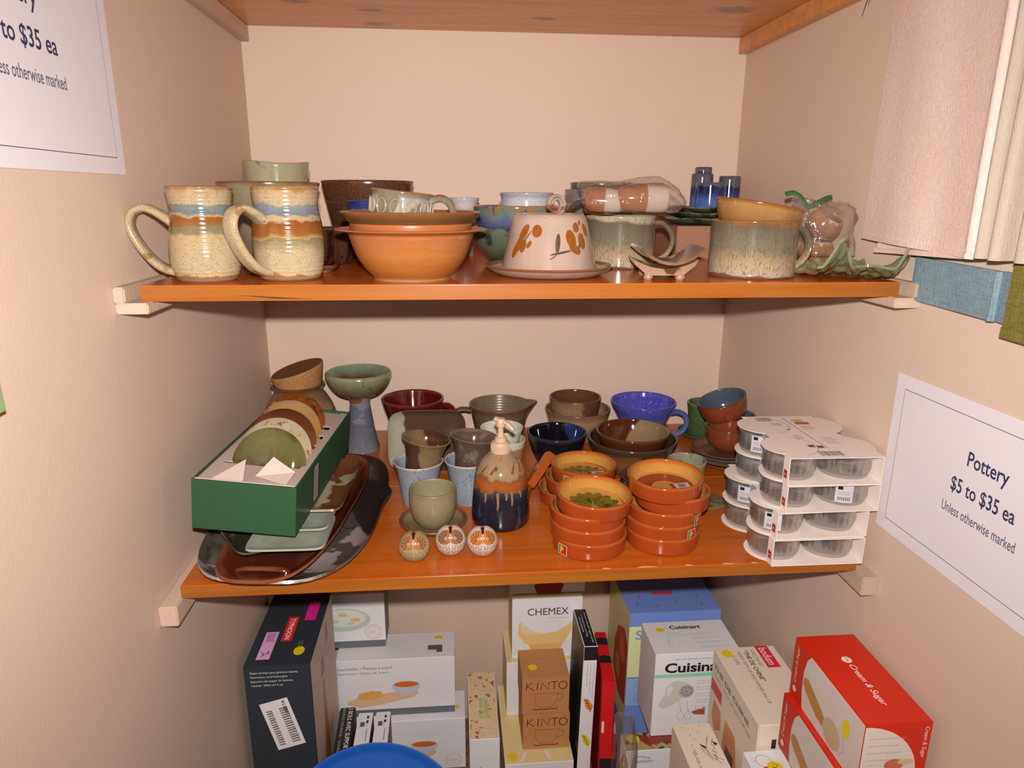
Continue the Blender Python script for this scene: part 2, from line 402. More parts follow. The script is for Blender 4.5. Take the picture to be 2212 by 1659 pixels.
link('board', boxmesh(.878, .2895, .0175, .0012, mats=EDGE), [shelf_m, edge_m], s2, (0, -.437, -.0175), smooth=30)
link('board', boxmesh(.878, .2895, .0175, .0012), shelf_m, s2, (0, -.146, -.0175), smooth=30)
chip = plain('bare_wood_chip', c(235, 170, 110, 1.2), .7)
Fc2 = Face(s2, (-.439, -.582, 0), (1, 0, 0), (0, 1, 0))
for (a, ln) in ((.575, .03), (.64, .012), (.69, .02), (.73, .01), (.53, .012)):
    Fc2.poly('worn_chip', [(a, .0005), (a+ln, .0005), (a+ln*.8, .003), (a+ln*.3, .0045), (a+ln*.1, .002)], chip, 1)
s3 = empty('shelf_board', (0, 0, ZT), 'pale knotty pine shelf seen from below at the top', 'shelf')
link('board', boxmesh(.918, .585, .02, .0012), pine_m, s3, (0, -.2925, 0), smooth=30)
# cleats
cleat_m = plain('painted_cleat', (.58, .41, .31, 1), .6, .3, .06, 40, .25, 120)
bare_m = plain('bare_cleat_end', (.50, .37, .27, 1), .8, .2, .12, 60, .4, 90)
n = 0
def cleat(x0, x1, y0, z0, h, m, lip=0):
    global n; n += 1
    o = slab('trim_%d' % n, x0, x1, y0, 0, z0, z0+h, m, .0015)
    return o
cleat(-HW, -HW+.034, -.598, -.0295, .012, cleat_m); cleat(-HW, -HW+.012, -.600, -.0175, .0175, bare_m)
cleat(HW-.034, HW, -.598, -.0295, .012, cleat_m); cleat(HW-.012, HW, -.600, -.0175, .0175, bare_m)
cleat(-HW, -HW+.022, -.600, Z2-.0445, .027, cleat_m)
cleat(HW-.022, HW, -.600, Z2-.0445, .027, bare_m)
cleat(-HW, -HW+.014, -.585, ZT-.026, .026, cleat_m)
cleat(HW-.016, HW, -.585, ZT-.028, .028, pine_m)

# ------------------------------------------------------------ price papers
paper_m = plain('white_paper', (.74, .68, .70, 1), .75, .2, .02)
inkm = plain('navy_ink', (.03, .03, .09, 1), .6); inkg = plain('grey_ink', (.10, .10, .15, 1), .6)
def sign(label, y_far, z0, w, h, side, tilt, ls):
    root = link('price_sign', boxmesh(.0008, w, h), paper_m, None, ((HW-.0012)*side, y_far-w/2, z0), (tilt, 0, 0), smooth=0); tag(root, label, 'sign')
    if side > 0: F = Face(root, (-.0004, w/2, 0), (0, -1, 0), (0, 0, 1))
    else: F = Face(root, (.0004, -w/2, 0), (0, 1, 0), (0, 0, 1))
    m = .0175
    F.line('border', [(m, m), (w-m, m), (w-m, h-m), (m, h-m)], .0009, inkg, 2, closed=True)
    for (t, a, b, ww, hh, im) in ls: F.text(t, a, b, ww, hh, im, 2, bold=.012 if im is inkm else .004)
    return root
sign('white paper price sign taped to the left wall beside the top pottery shelf', -.532, .117, .279, .207, -1, 0,
     [('Pottery', .075, .132, .070, .022, inkm), ('$5 to $35 ea', .057, .100, .112, .0195, inkm), ('Unless otherwise marked', .056, .074, .120, .012, inkg)])
sign('white paper price sign taped to the right wall below the hanging towels', -.578, -.320, .279, .207, 1, 0,
     [('Pottery', .137, .131, .058, .022, inkm), ('$5 to $35 ea', .119, .099, .092, .0195, inkm), ('Unless otherwise marked', .111, .074, .107, .012, inkg)])

# ------------------------------------------------------------ hanging towels
def towel(name, label, plan, z0, z1, m, t=.0035, slope=0, cat='towel', hem=None, sag=.004, base=(0, 0)):
    """cloth hung in folds: plan = [(x,y)] path in plan, bottom at z0 (+slope along path), top at z1"""
    P = cat_rom([(a, b, 0) for a, b in plan], 6); L_ = [0]
    for i in range(1, len(P)): L_.append(L_[-1]+(P[i]-P[i-1]).length)
    T = L_[-1]; N = len(P)-1
    def fn(s, v):
        i = min(N, int(round(s*N))); p = P[i]; z = z0+slope*L_[i]/T+(z1-z0)*v
        wv = mnoise.noise(Vector((L_[i]*14, z*5, z0*9)))*sag
        return (p.x+wv, p.y+wv*.3, z)
    root = empty(name, (plan[0][0], plan[0][1], z0), label, cat)
    o = link('cloth', sheet(fn, N, 26, t), m, root, smooth=60); o.matrix_parent_inverse = Matrix.Translation(root.location).inverted()
    if hem:
        for (v0, th) in hem:
            def fh(s, v):
                q = fn(s, v0+v*th); return (q[0]-.0012, q[1], q[2])
            h = link('hem', sheet(fh, N, 2, t+.0024), m, root, smooth=60); h.matrix_parent_inverse = Matrix.Translation(root.location).inverted()
    return root
pinkf = fabric('pink_linen', c(226, 192, 180, 1.05), c(240, 216, 207, 1.05))
creamf = fabric('cream_linen', c(222, 198, 174, 1.6), c(236, 216, 196, 1.6))
bluef = fabric('dusty_blue_cotton', c(120, 150, 165, 1.35), c(160, 188, 200, 1.35), 700)
olivef = fabric('olive_cotton', c(125, 115, 50, 1.5), c(165, 155, 85, 1.5), 700)
towel('hanging_towel', 'pale pink linen towel hanging folded on the right wall', [(.440, -.489), (.437, -.52), (.433, -.60), (.430, -.685), (.426, -.700), (.432, -.706), (.438, -.69), (.443, -.60), (.446, -.52)], .046, .52, pinkf, .004, -.016, hem=[(0, .012)])
towel('hanging_towel', 'cream linen towel in pleats hanging beside the pink towel', [(.438, -.712), (.424, -.716), (.418, -.722), (.424, -.728), (.440, -.729), (.428, -.737), (.418, -.742), (.422, -.750), (.440, -.752), (.430, -.765), (.418, -.772), (.424, -.785), (.442, -.79)], .040, .52, creamf, .0045, 0)
towel('hanging_towel', 'dusty blue cotton towel hanging behind and below the pink towel', [(.452, -.585), (.4505, -.60), (.4495, -.66), (.448, -.715), (.444, -.722), (.447, -.728), (.4515, -.722), (.450, -.735), (.446, -.752), (.449, -.762), (.4535, -.75)], -.020, .03, bluef, .0035, -.004, sag=.0015, hem=[(0, .10)])
towel('hanging_towel', 'olive green cotton towel at the right edge of the picture', [(.440, -.748), (.438, -.78), (.435, -.85), (.436, -.92), (.441, -.935), (.446, -.90), (.448, -.80)], -.034, .0+.36, olivef, .004, -.01, hem=[(0, .025)])
rail = empty('towel_rail', (.444, -.43, .52), 'dark metal towel rail fixed to the right wall above the pottery', 'rail')
metal = plain('dark_metal', (.12, .11, .10, 1), .3, .6); metal.node_tree.nodes['Principled BSDF'].inputs['Metallic'].default_value = .8
link('rod', tube([(0, .03, 0), (0, -.3, 0), (0, -.53, 0)], .005, .005, (1, 0, 0), 1), metal, rail)
for yy in (.02, -.52): link('bracket', tube([(0, yy, 0), (.016, yy, 0)], .006, .006, (0, 1, 0), 1), metal, rail)
for dy, dz in ((0, 0), (-.012, .012)): link('prong', tube([(0, -.020+dy, 0), (.001, -.024+dy, -.09+dz), (.008, .030+dy, -.190+dz)], .0022, .0022, (1, 0, 0), 4, taper=lambda s: 1-.85*s), metal, rail)
towel('fabric_potholder', 'green printed cloth hanging on the left wall at the picture edge', [(-.446, -.836), (-.450, -.88), (-.450, -1.02)], -.064, .10, glaze('green_print_cloth', [(-.078, c(140, 165, 90, 1.3)), (.1, c(170, 150, 140, 1.3))], .01, 30, rough=.9), .005, -.015, cat='cloth')

# ------------------------------------------------------------ shelf 1: pottery at the front
cream = c(226, 199, 155, E1); crm2 = c(214, 182, 135, E1)
mugcol = [(0, c(186, 140, 98, E1)), (.007, c(190, 145, 102, E1)), (.009, c(235, 210, 165, E1)), (.030, cream), (.052, c(228, 196, 145, E1)), (.055, c(165, 150, 110, E1)),
          (.062, c(160, 140, 95, E1)), (.064, c(178, 112, 55, E1)), (.072, c(172, 105, 50, E1)), (.0735, c(228, 190, 140, E1)), (.0765, c(130, 148, 152, E1)), (.085, c(150, 160, 155, E1)), (.087, c(226, 200, 158, E1)), (.100, c(222, 190, 145, E1)), (.104, c(196, 140, 85, E1))]
mug_m = glaze('speckled_cream_stoneware', mugcol, .0034, 60, (c(120, 85, 50, E1), 420, .63), .16, blotch=[(c(228, 198, 150, E1), 32, .60, .03)], rings=68)
mug_m2 = glaze('speckled_cream_stoneware_rust', [(0, c(186, 140, 98, E1)), (.007, c(190, 145, 102, E1)), (.009, c(235, 210, 165, E1)), (.034, cream), (.042, c(190, 170, 125, E1)), (.047, c(165, 150, 105, E1)), (.049, c(226, 180, 125, E1)), (.053, c(185, 115, 55, E1)),
          (.066, c(168, 98, 45, E1)), (.068, c(228, 190, 140, E1)), (.0715, c(228, 195, 150, E1)), (.0735, c(135, 145, 160, E1)), (.084, c(158, 162, 170, E1)), (.087, c(226, 200, 158, E1)), (.100, c(222, 190, 145, E1)), (.104, c(196, 140, 85, E1))],
          .0042, 50, (c(120, 85, 50, E1), 420, .635), .16, rings=68)
hand_m = glaze('handle_cream_stoneware', [(0, cream), (.1, cream)], .004, 40, (c(120, 85, 50, E1), 420, .635), .16, blotch=[(c(190, 145, 95, E1), 60, .60), (c(170, 170, 155, E1), 35, .66)])
def ribs(x, y, z):
    k = 1+.010*(abs(sin(z*1000*.62))-.6) if .009 < z < .054 else (1+.006*sin(z*1900) if z > .088 else 1)
    return (x*k, y*k, z)
def mug(label, loc, prof, m, az, s=1):
    r = empty('pottery_mug', loc, label, 'mug', 'speckled cream stoneware mugs')
    link('body', vessel(mm(prof), .0042, .007, 64, 14, ribs), [m, m], r, smooth=50)
    R = prof[3][0]/1000
    hp = handle_pts(az, [(R-.014, .060), (R-.004, .068), (R+.008, .0765), (R+.022, .082), (R+.034, .076), (R+.038, .061), (R+.030, .040), (R+.016, .021), (R+.003, .0125), (R-.012, .009)])
    link('handle', tube(hp, .0105*s, .0062, (-sin(az), cos(az), 0), 5, 14, lambda t: 1+.25*(1-t)**4+.15*t**4, groove=.35), hand_m, r, smooth=60)
    return r
mug('speckled cream stoneware mug at the left end, handle near the wall', (-.381, -.533, 0), [(30, 0), (33, 3), (36.5, 11), (38.7, 24), (38.6, 42), (36, 58), (33.5, 76), (33.6, 86), (36, 104)], mug_m, math.radians(186))
mug('speckled cream stoneware mug with rust and blue bands beside the orange bowl', (-.289, -.520, 0), [(31.5, 0), (35, 3), (38, 12), (40, 26), (41, 45), (39.8, 62), (36.4, 80), (36.2, 88), (38, 105)], mug_m2, math.radians(233), 1.0)

olive = glaze('olive_grey_glaze', [(0, c(120, 105, 85, E1b)), (.10, c(150, 140, 110, E1b)), (.108, c(150, 135, 105, E1b)), (.112, c(130, 85, 50, E1b))], .003, 30, None, .18)
pot('serving_bowl', 'olive grey stoneware bowl with brown rim behind the two mugs', 'bowl', (-.353, -.33, 0), mm([(34, 0), (42, 12), (54, 50), (62, 85), (70, 112)]), olive)
pot('tumbler', 'grey green tumbler with blue smudge standing inside the olive bowl', 'cup', (-.341, -.330, .0075), mm([(30, 0), (38, 30), (42, 70), (43.7, 112), (45, 131)]),
    glaze('grey_green_glaze', [(0, c(170, 160, 125, E1b)), (.131, c(165, 155, 120, E1b))], .003, 30, None, .12, blotch=[(c(105, 125, 120, E1b), 22, .60, .04), (c(170, 140, 85, E1b), 18, .62, .08)]), deform=lambda x, y, z: (x*(1+.01*sin(3*math.atan2(y, x))), y, z+(.002*sin(2*math.atan2(y, x)+.6) if z > .1 else 0)))
dk = glaze('dark_brown_gloss', [(0, c(70, 40, 28, E1b)), (.06, c(82, 48, 34, E1b))], .003, 40, None, .1, blotch=[(c(40, 22, 18, E1b), 40, .55)])
tr = lathe([(0, 0), (.85, 0), (1.0, .006), (1.0, .010), (.95, .0105), (.84, .005), (0, .004)], 48, None, superell(.058, .05, 6))
tag(link('square_tray', tr, glaze('brown_tray_glaze', [(0, c(205, 170, 135, E1b)), (.003, c(205, 170, 135, E1b)), (.005, c(95, 60, 42, E1b)), (.011, c(110, 70, 50, E1b))], .0004, 40, None, .12), None, (-.305, -.428, 0), (0, 0, .08)), 'dark brown square dish with pale edge behind the mugs', 'dish')
def flute(x, y, z):
    a = math.atan2(y, x); k = 1+(.05*cos(10*a) if z > .004 else 0); return (x*k, y*k, z)
pot('fluted_cup', 'dark brown fluted cup standing on the square dish', 'cup', (-.288, -.422, .0045), mm([(27, 0), (32, 8), (34, 28), (35, 47)]), dk, deform=flute, n=80)
pot('fluted_cup', 'dark brown fluted cup behind the square dish, near the speckled bowl', 'cup', (-.272, -.335, 0), mm([(27, 0), (30, 8), (32, 28), (34, 50)]), dk, deform=flute, n=80)
speck_m = glaze('brown_speckled_glaze', [(0, c(68, 44, 34, E1b)), (.05, c(92, 56, 40, E1b)), (.058, c(68, 48, 40, E1b))], .004, 40, (c(125, 78, 50, E1b), 260, .55), .2)
pot('mixing_bowl', 'dark brown deep bowl at the back under the speckled bowl', 'bowl', (-.229, -.2, 0), mm([(44, 0), (50, 10), (58, 44), (67, 86)]), speck_m)
pot('mixing_bowl', 'brown speckled bowl stacked in the dark bowl at the back', 'bowl', (-.229, -.2, .060), mm([(42, 0), (58, 10), (67, 28), (73, 57)]), speck_m)
pot('blue_band_bowl', 'pale bowl with a blue glazed band behind the brown plate', 'bowl', (-.19, -.33, 0), mm([(28, 0), (36, 10), (47, 45), (55, 88)]),
    glaze('pale_blue_band', [(0, c(190, 165, 140, E1b)), (.068, c(205, 185, 165, E1b)), (.072, c(140, 160, 190, E1b)), (.078, c(50, 70, 140, E1b)), (.088, c(45, 55, 125, E1b))], .003, 60, None, .12))
orange_m = glaze('orange_earthenware', [(0, c(196, 152, 105, E1)), (.002, c(196, 152, 105, E1)), (.0035, c(200, 118, 50, E1)), (.03, c(215, 135, 68, E1)), (.05, c(205, 122, 70, E1)), (.058, c(208, 120, 62, E1))], .0012, 20, (c(120, 65, 30, E1), 300, .72), .3, streak=(1, 1, 6))
ob = [(46, 0), (47.5, 3), (56, 12), (64.6, 25), (70, 38), (73.5, 48.5), (76, 54), (90.4, 57.5)]
pot('orange_bowl', 'wide rimmed orange earthenware bowl at the front of the mug shelf', 'bowl', (-.145, -.517, 0), mm(ob), orange_m, .0045, n=64)
pot('orange_bowl', 'orange earthenware bowl nested inside the wide rimmed orange bowl', 'bowl', (-.145, -.517, .010), mm([(40, 0), (50, 6), (60, 18), (67, 34), (71.5, 46), (72.5, 54)]), orange_m, .004, n=64)
plate_m = glaze('olive_brown_plate', [(0, c(150, 100, 60, E1)), (.004, c(135, 98, 58, E1)), (.010, c(150, 100, 58, E1)), (.0125, c(165, 105, 62, E1))], .001, 30, None, .22)
pot('dinner_plate', 'olive brown plate lying on top of the orange bowls', 'plate', (-.145, -.517, .0648), mm([(60, 0), (70, .6), (78, 6), (83.3, 12.5)]), plate_m, .004, .003, n=64)
def drip_deform(x, y, z):
    a = math.atan2(y, x); k = 1+(.022*cos(13*a) if .004 < z < .024 else 0); return (x*k, y*k, z)
r = empty('teacup', (-.157, -.517, .0695), 'grey white teacup with looped petal pattern tilted on the olive brown plate', 'cup', rot=(0, math.radians(6), 0))
cup_m = glaze('grey_white_petal_glaze', [(0, c(160, 140, 115, E1)), (.004, c(205, 190, 170, E1)), (.024, c(195, 185, 168, E1)), (.027, c(150, 150, 140, E1)), (.031, c(165, 115, 75, E1))], .0015, 60, None, .12, streak=(1, 1, .4), blotch=[(c(150, 135, 112, E1), 55, .52, .03)])
link('body', vessel(mm([(31, 0), (35, 4), (36.3, 12), (36, 24), (37, 31)]), .0035, .004, 78, 4, drip_deform), [cup_m, cup_m], r)
for k in range(13):
    a0 = 2*PI*(k+.5)/13; lp = [((.0368+.0004)*cos(a0+.17*sin(t)), (.0368+.0004)*sin(a0+.17*sin(t)), .014-.0088*cos(t)) for t in [2*PI*i/14 for i in range(15)]]
    link('petal_loop', tube(lp, .0011, .0007, (cos(a0), sin(a0), 0), 1, 6), plain('petal_slip', c(205, 186, 168, E1), .15), r)
link('handle', tube(handle_pts(-.25, [(.034, .025), (.048, .029), (.060, .022), (.063, .008), (.056, -.001)]), .0065, .0045, (sin(.25), cos(.25), 0), 5), cup_m, r)
pale_m = glaze('pale_grey_drip', [(0, c(160, 150, 145, E1b)), (.07, c(175, 160, 150, E1b)), (.08, c(215, 205, 205, E1b)), (.092, c(200, 195, 200, E1b))], .004, 60, None, .12)
pot('small_bowl', 'pale grey drip glazed cup at the back behind the olive brown plate', 'cup', (-.075, -.2, 0), mm([(14, 0), (17, 40), (19, 74), (25, 92)]), pale_m)
gb = glaze('mottled_green_black', [(0, c(48, 45, 38, E1b)), (.03, c(88, 98, 74, E1b)), (.05, c(98, 108, 84, E1b))], .008, 40, None, .12, blotch=[(c(38, 40, 38, E1b), 30, .55, .1)])
pot('green_bowl', 'mottled green and black bowl behind the butter dome, lowest of three', 'bowl', (-.006, -.352, 0), mm([(34, 0), (40, 9), (53, 25), (60, 40), (61, 52)]), gb)
bg = glaze('blue_green_streaked', [(0, c(86, 92, 132, E1b)), (.018, c(86, 94, 135, E1b)), (.028, c(112, 122, 118, E1b)), (.035, c(120, 120, 85, E1b)), (.040, c(150, 110, 75, E1b))], .008, 60, None, .1, streak=(1, 1, .35), blotch=[(c(70, 78, 128, E1b), 90, .56)])
pot('blue_bowl', 'streaked blue and green bowl stacked on the mottled green bowl', 'bowl', (-.002, -.348, .042), mm([(40, 0), (50, 6), (58, 14), (61, 26), (63, 40)]), bg)
gc = glaze('pale_lilac_grey', [(0, c(185, 178, 185, E1b)), (.03, c(195, 188, 195, E1b)), (.034, c(170, 165, 175, E1b))], .002, 60, (c(110, 105, 115, E1b), 200, .66), .1)
r = pot('small_bowl', 'pale lilac grey cup with black scribble on top of the streaked blue bowl', 'cup', (.012, -.345, .062), mm([(30, 0), (36, 5), (37.5, 16), (37, 30), (39, 38)]), gc)
scr = plain('black_scribble', (.02, .02, .02, 1), .4)
for k in range(5):
    a = math.radians(-92+k*5); q = [(.0385*cos(a+da), .0385*sin(a+da), z) for da, z in ((0, .010), (.04, .018), (.09, .016), (.06, .010), (.02, .013), (.07, .021))]
    link('scribble', tube(q, .0005, .0005, (0, 0, 1), 3, 5), scr, r)

# butter dome
dome_m = glaze('pink_white_speckled', [(0, c(214, 180, 160, E1)), (.08, c(222, 190, 170, E1))], .003, 20, (c(110, 80, 60, E1), 230, .735), .16)
dplate = glaze('pink_white_plate', [(0, c(190, 160, 145, E1)), (.009, c(210, 180, 162, E1)), (.0105, c(165, 105, 65, E1)), (.0125, c(170, 110, 70, E1))], .0004, 20, (c(110, 80, 60, E1), 230, .74), .16)
r = empty('butter_dome', (.026, -.487, 0), 'pinkish white butter dome with brown brushed flowers and coiled knob on its plate', 'butter dish')
link('plate', vessel(mm([(56, 0), (66, 1.5), (75, 6.5), (81.5, 12)]), .0035, .004, 64), [dplate, dplate], r, smooth=50)
dprof = [(.0615, 0), (.0608, .004), (.0565, .022), (.0508, .048), (.0475, .062), (.0445, .0685), (.040, .0715), (.030, .0705), (.018, .0685), (.008, .0675), (0, .0672)]
dome = link('dome', lathe([(.0575, 0)]+[(p[0], p[1]) for p in cat_rom([(a, b, 0) for a, b in dprof], 4)], 64), dome_m, r, (0, 0, .0045), smooth=60)
kn = glaze('knob_glaze', [(-.02, c(190, 165, 145, E1)), (.02, c(215, 190, 170, E1))], .003, 60, None, .16, blotch=[(c(170, 105, 60, E1), 60, .58)])
sp = []
for k in range(44):
    a = k/43*2*PI*2.1+PI*1.5; rr = .0125-.0085*k/43
    sp.append((.006+rr*cos(a)*.95, -.008+.010*k/43*0+rr*cos(a)*.2, .016+rr*sin(a)))
link('knob', tube([(-.006, -.006, -.002), (.0, -.007, .001)]+sp, .0065, .0021, (-.25, 1, 0), 2, 10), kn, dome, (0, 0, .0665), smooth=60)
br1 = plain('brush_rust', c(178, 98, 30, E1), .2, .5, .2, 200); br2 = plain('brush_umber', c(110, 85, 62, E1), .25, .5, .2, 200)
def on_dome(a, z, lift=.0009):
    P_ = cat_rom([(x, y, 0) for x, y in dprof], 6)
    for i in range(len(P_)-1):
        if P_[i].y <= z <= P_[i+1].y:
            t = (z-P_[i].y)/(P_[i+1].y-P_[i].y+1e-9); R_ = P_[i].x*(1-t)+P_[i+1].x*t; break
    else: R_ = .05
    return Vector(((R_+lift)*cos(a), (R_+lift)*sin(a), z))
def petal(az, z, ra, rz, rot, m):
    V = [on_dome(az, z, .0012)]; N_ = 14
    for k in range(N_):
        t = 2*PI*k/N_; x = ra*cos(t); y = rz*sin(t); X = x*cos(rot)-y*sin(rot); Y_ = x*sin(rot)+y*cos(rot)
        V.append(on_dome(az+X/.052, min(.066, max(.002, z+Y_))))
    link('brushed_petal', mk(V, [(0, 1+k, 1+(k+1) % N_) for k in range(N_)]), m, dome, smooth=60)
D = -PI/2+.04
for (u, z, a, b, ro, m) in ((-.042, .050, .005, .011, -.5, br1), (-.047, .036, .005, .010, -.4, br1), (-.041, .034, .004, .008, -.2, br1), (-.0245, .052, .0065, .0075, 0, br1), (-.052, .028, .004, .009, -.3, br1), (-.033, .036, .0025, .005, -.5, br1),
                         (.018, .043, .0065, .011, .25, br1), (.0225, .031, .005, .009, .9, br1), (.034, .040, .0055, .010, .15, br1), (.027, .056, .005, .006, 0, br1), (.044, .053, .004, .008, .3, br1), (.034, .0615, .0022, .003, 0, br1),
                         (.001, .038, .0030, .0115, -.1, br2), (.0045, .027, .013, .0013, .2, br2), (-.006, .0205, .007, .0008, .65, br2), (.029, .034, .0012, .010, -.35, br2), (-.038, .043, .0008, .012, -.6, br2)):
    petal(D+u/.052, z, a, b, ro, m)

# soup mugs
def soupmug(label, loc, R, H, m, az):
    r = empty('soup_mug', loc, label, 'mug')
    link('body', vessel([(R*.96, 0), (R*.99, .002), (R, .006), (R, H*.3), (R*.995, H*.7), (R*1.0, H*.93), (R*1.012, H)], .004, .006, 64), [m, m], r, smooth=50)
    link('handle', tube(handle_pts(az, [(R-.003, H*.86), (R+.010, H*.86), (R+.022, H*.70), (R+.025, H*.48), (R+.018, H*.26), (R+.004, H*.12), (R-.003, H*.10)]), .0075, .0038, (-sin(az), cos(az), 0), 5, 12), m, r)
    return r
soup_stops = lambda E: [(0, c(150, 100, 75, E)), (.003, c(150, 100, 75, E)), (.0045, c(222, 198, 168, E)), (.018, c(214, 190, 150, E)), (.026, c(200, 170, 128, E)), (.034, c(158, 148, 122, E)), (.055, c(140, 126, 106, E)), (.062, c(135, 115, 95, E)), (.066, c(170, 115, 65, E)), (.069, c(175, 120, 65, E))]
soup_m = glaze('grey_over_cream_soup', soup_stops(E1), .006, 16, None, .13, streak=(1, 1, .3), blotch=[(c(122, 104, 84, E1), 620, .50, .25)])
soupb = [(a, (b if a < .066 else c(205, 190, 160, 1.7))) for a, b in soup_stops(2.0)]
soup_mb = glaze('grey_over_cream_soup_pale_rim', soupb, .006, 16, None, .13, streak=(1, 1, .3), blotch=[(c(122, 104, 84, 1.7), 620, .50, .25)], side=((.55, -.6, -.85), .038, c(150, 110, 80, 1.7)))
soupmug('wide grey and cream soup mug with amber bowl in it', (.285, -.506, 0), .0532, .0685, soup_m, .10)
soupmug('grey and cream soup mug under the bag of shakers', (.142, -.384, 0), .0485, .0695, soup_mb, -.15)
amber = glaze('amber_glaze', [(0, c(178, 122, 65, E1)), (.033, c(205, 152, 90, E1)), (.035, c(190, 120, 58, E1)), (.037, c(178, 102, 45, E1))], .001, 30, None, .14)
pot('amber_bowl', 'amber glazed bowl lying tilted in the wide soup mug', 'bowl', (.2835, -.506, .0515), mm([(30, 0), (40, 6), (48, 18), (52, 29), (54, 37)]), amber, .003, .004, rot=(0, math.radians(9), 0), m2=glaze('amber_inside', [(0, c(222, 150, 65, E1)), (.037, c(228, 155, 70, E1))], .002, 30, None, .14))

# footed sushi dishes
def curved_dish(w, d, lift, t, edge=0):
    def fn(s, v):
        x = (s-.5)*w; y = (v-.5)*d
        return (x, y, lift*(2*s-1)**2*(1.0)+.0)
    return sheet(fn, 20, 8, -t)
dm = glaze('brown_cream_dish_glaze', [(0, c(205, 165, 135, E1)), (.02, c(190, 140, 105, E1)), (.034, c(150, 85, 50, E1))], .006, 40, None, .13, blotch=[(c(120, 75, 50, E1), 35, .56)])
for k, (lab, loc, yaw, mat_) in enumerate((('small footed curved brown and cream dish, lower of two beside the butter dome', (.163, -.522, .0055), -.16, dm), ('small curved brown dish stacked on the footed cream dish', (.170, -.518, .0172), -.08, glaze('brown_curved_dish', [(0, c(175, 135, 105, E1)), (.02, c(130, 92, 68, E1))], .008, 60, None, .13, blotch=[(c(190, 150, 115, E1), 50, .58)])))):
    r = empty('footed_dish', loc, lab, 'dish', rot=(0, 0, yaw))
    if k == 0:
        top = [(-.039+.078*i/16, .0115*(2*i/16-1)**2+.008) for i in range(17)]; bot_ = [(.036, .0125), (.022, .001), (.012, 0), (-.012, 0), (-.022, .001), (-.036, .0125)]
        pts = [(x, z) for x, z in top]+bot_; N_ = len(pts)
        V = [(x, -.034, z) for x, z in pts]+[(x, .034, z) for x, z in pts]
        me = mk(V, [tuple(range(N_-1, -1, -1)), tuple(range(N_, 2*N_))]+[(i, (i+1) % N_, N_+(i+1) % N_, N_+i) for i in range(N_)]); me.flip_normals()
        link('dish', me, mat_, r, smooth=35)
    else: link('dish', curved_dish(.080, .070, .019, .0035), mat_, r, smooth=50)
    if k == 0:
        ft = lathe([(0, -.0055), (.0048, -.0055), (.0062, -.0035), (.0055, 0), (.005, .003), (0, .003)], 16)
        for sx in (-.019, .019):
            for sy in (-.028, .028): link('foot', ft, dm, r, (sx, sy, 0))
# brown box, green leaf plates and blue pots at the back
cb = Carton('brown_box', 'plain tan brown box under the green plates at the back', (.262, .43), (-.27, -.10), (0, .0515), plain('tan_box', c(170, 120, 90, E1b), .7))
lm = glaze('dark_green_leaf', [(0, c(70, 90, 60, E1b)), (.009, c(110, 130, 85, E1b)), (.0095, c(90, 100, 65, E1b))], .002, 50, None, .1, blotch=[(c(70, 60, 42, E1b), 40, .56)])
for k, lab in enumerate(('lowest dark green wavy plate on the tan box', 'middle dark green wavy plate on the tan box', 'top dark green wavy plate carrying the small blue pots')):
    def wav(x, y, z, k=k):
        a = math.atan2(y, x); f = superell(1, 1, 5)(x, y, z); q = .0012*sin(5*a+k*2)*(math.hypot(x, y)/.07); return (f[0], f[1], z+q)
    me = lathe([(0, .0), (.052, 0), (.066, .005), (.072, .0085), (.0715, .0100), (.066, .0085), (.052, .0038), (0, .0035)], 60, None, wav)
    tag(link('leaf_plate', me, lm, None, (.338+.003*k, -.185-.004*k, .0528+.0093*k), (0, 0, .1*k)), lab, 'plate', 'dark green wavy plates')
bl = glaze('cobalt_blue_glaze', [(0, c(75, 110, 185, E1b)), (.014, c(70, 105, 185, E1b)), (.026, c(35, 45, 115, E1b)), (.037, c(30, 34, 90, E1b)), (.0385, c(95, 90, 105, E1b))], .005, 60, None, .1, streak=(1, 1, .4))
for lab, loc, R, H in (('squat cobalt blue pot at the front of the green plates', (.335, -.205, .0765), .0245, .042), ('cobalt blue pot nearest the right wall on the green plates', (.388, -.152, .0765), .0185, .054),
                      ('slim cobalt blue pot at the back of the green plates', (.343, -.140, .0765), .0188, .058), ('cobalt blue pot stacked in the slim blue pot, highest of the four', (.344, -.140, .0985), .0145, .047)):
    pot('blue_pot', lab, 'pot', loc, [(R*.93, 0), (R, .003), (R, H*.5), (R*.985, H)], bl, .003, .004, n=36, group='small cobalt blue pots')
pot('grey_bowl', 'grey bowl at the back behind the bag of shakers', 'bowl', (.150, -.2, 0), mm([(34, 0), (42, 10), (54, 60), (59, 106)]), glaze('smoky_grey', [(0, c(120, 110, 100, E1b)), (.1, c(140, 130, 120, E1b))], .004, 30, None, .2))
pot('grey_bowl', 'dark grey brown bowl stacked in the grey bowl behind the shakers', 'bowl', (.152, -.2, .066), mm([(36, 0), (44, 8), (48, 28), (52, 51)]), glaze('smoky_brown', [(0, c(95, 80, 62, E1b)), (.05, c(105, 92, 75, E1b))], .004, 30, None, .2))

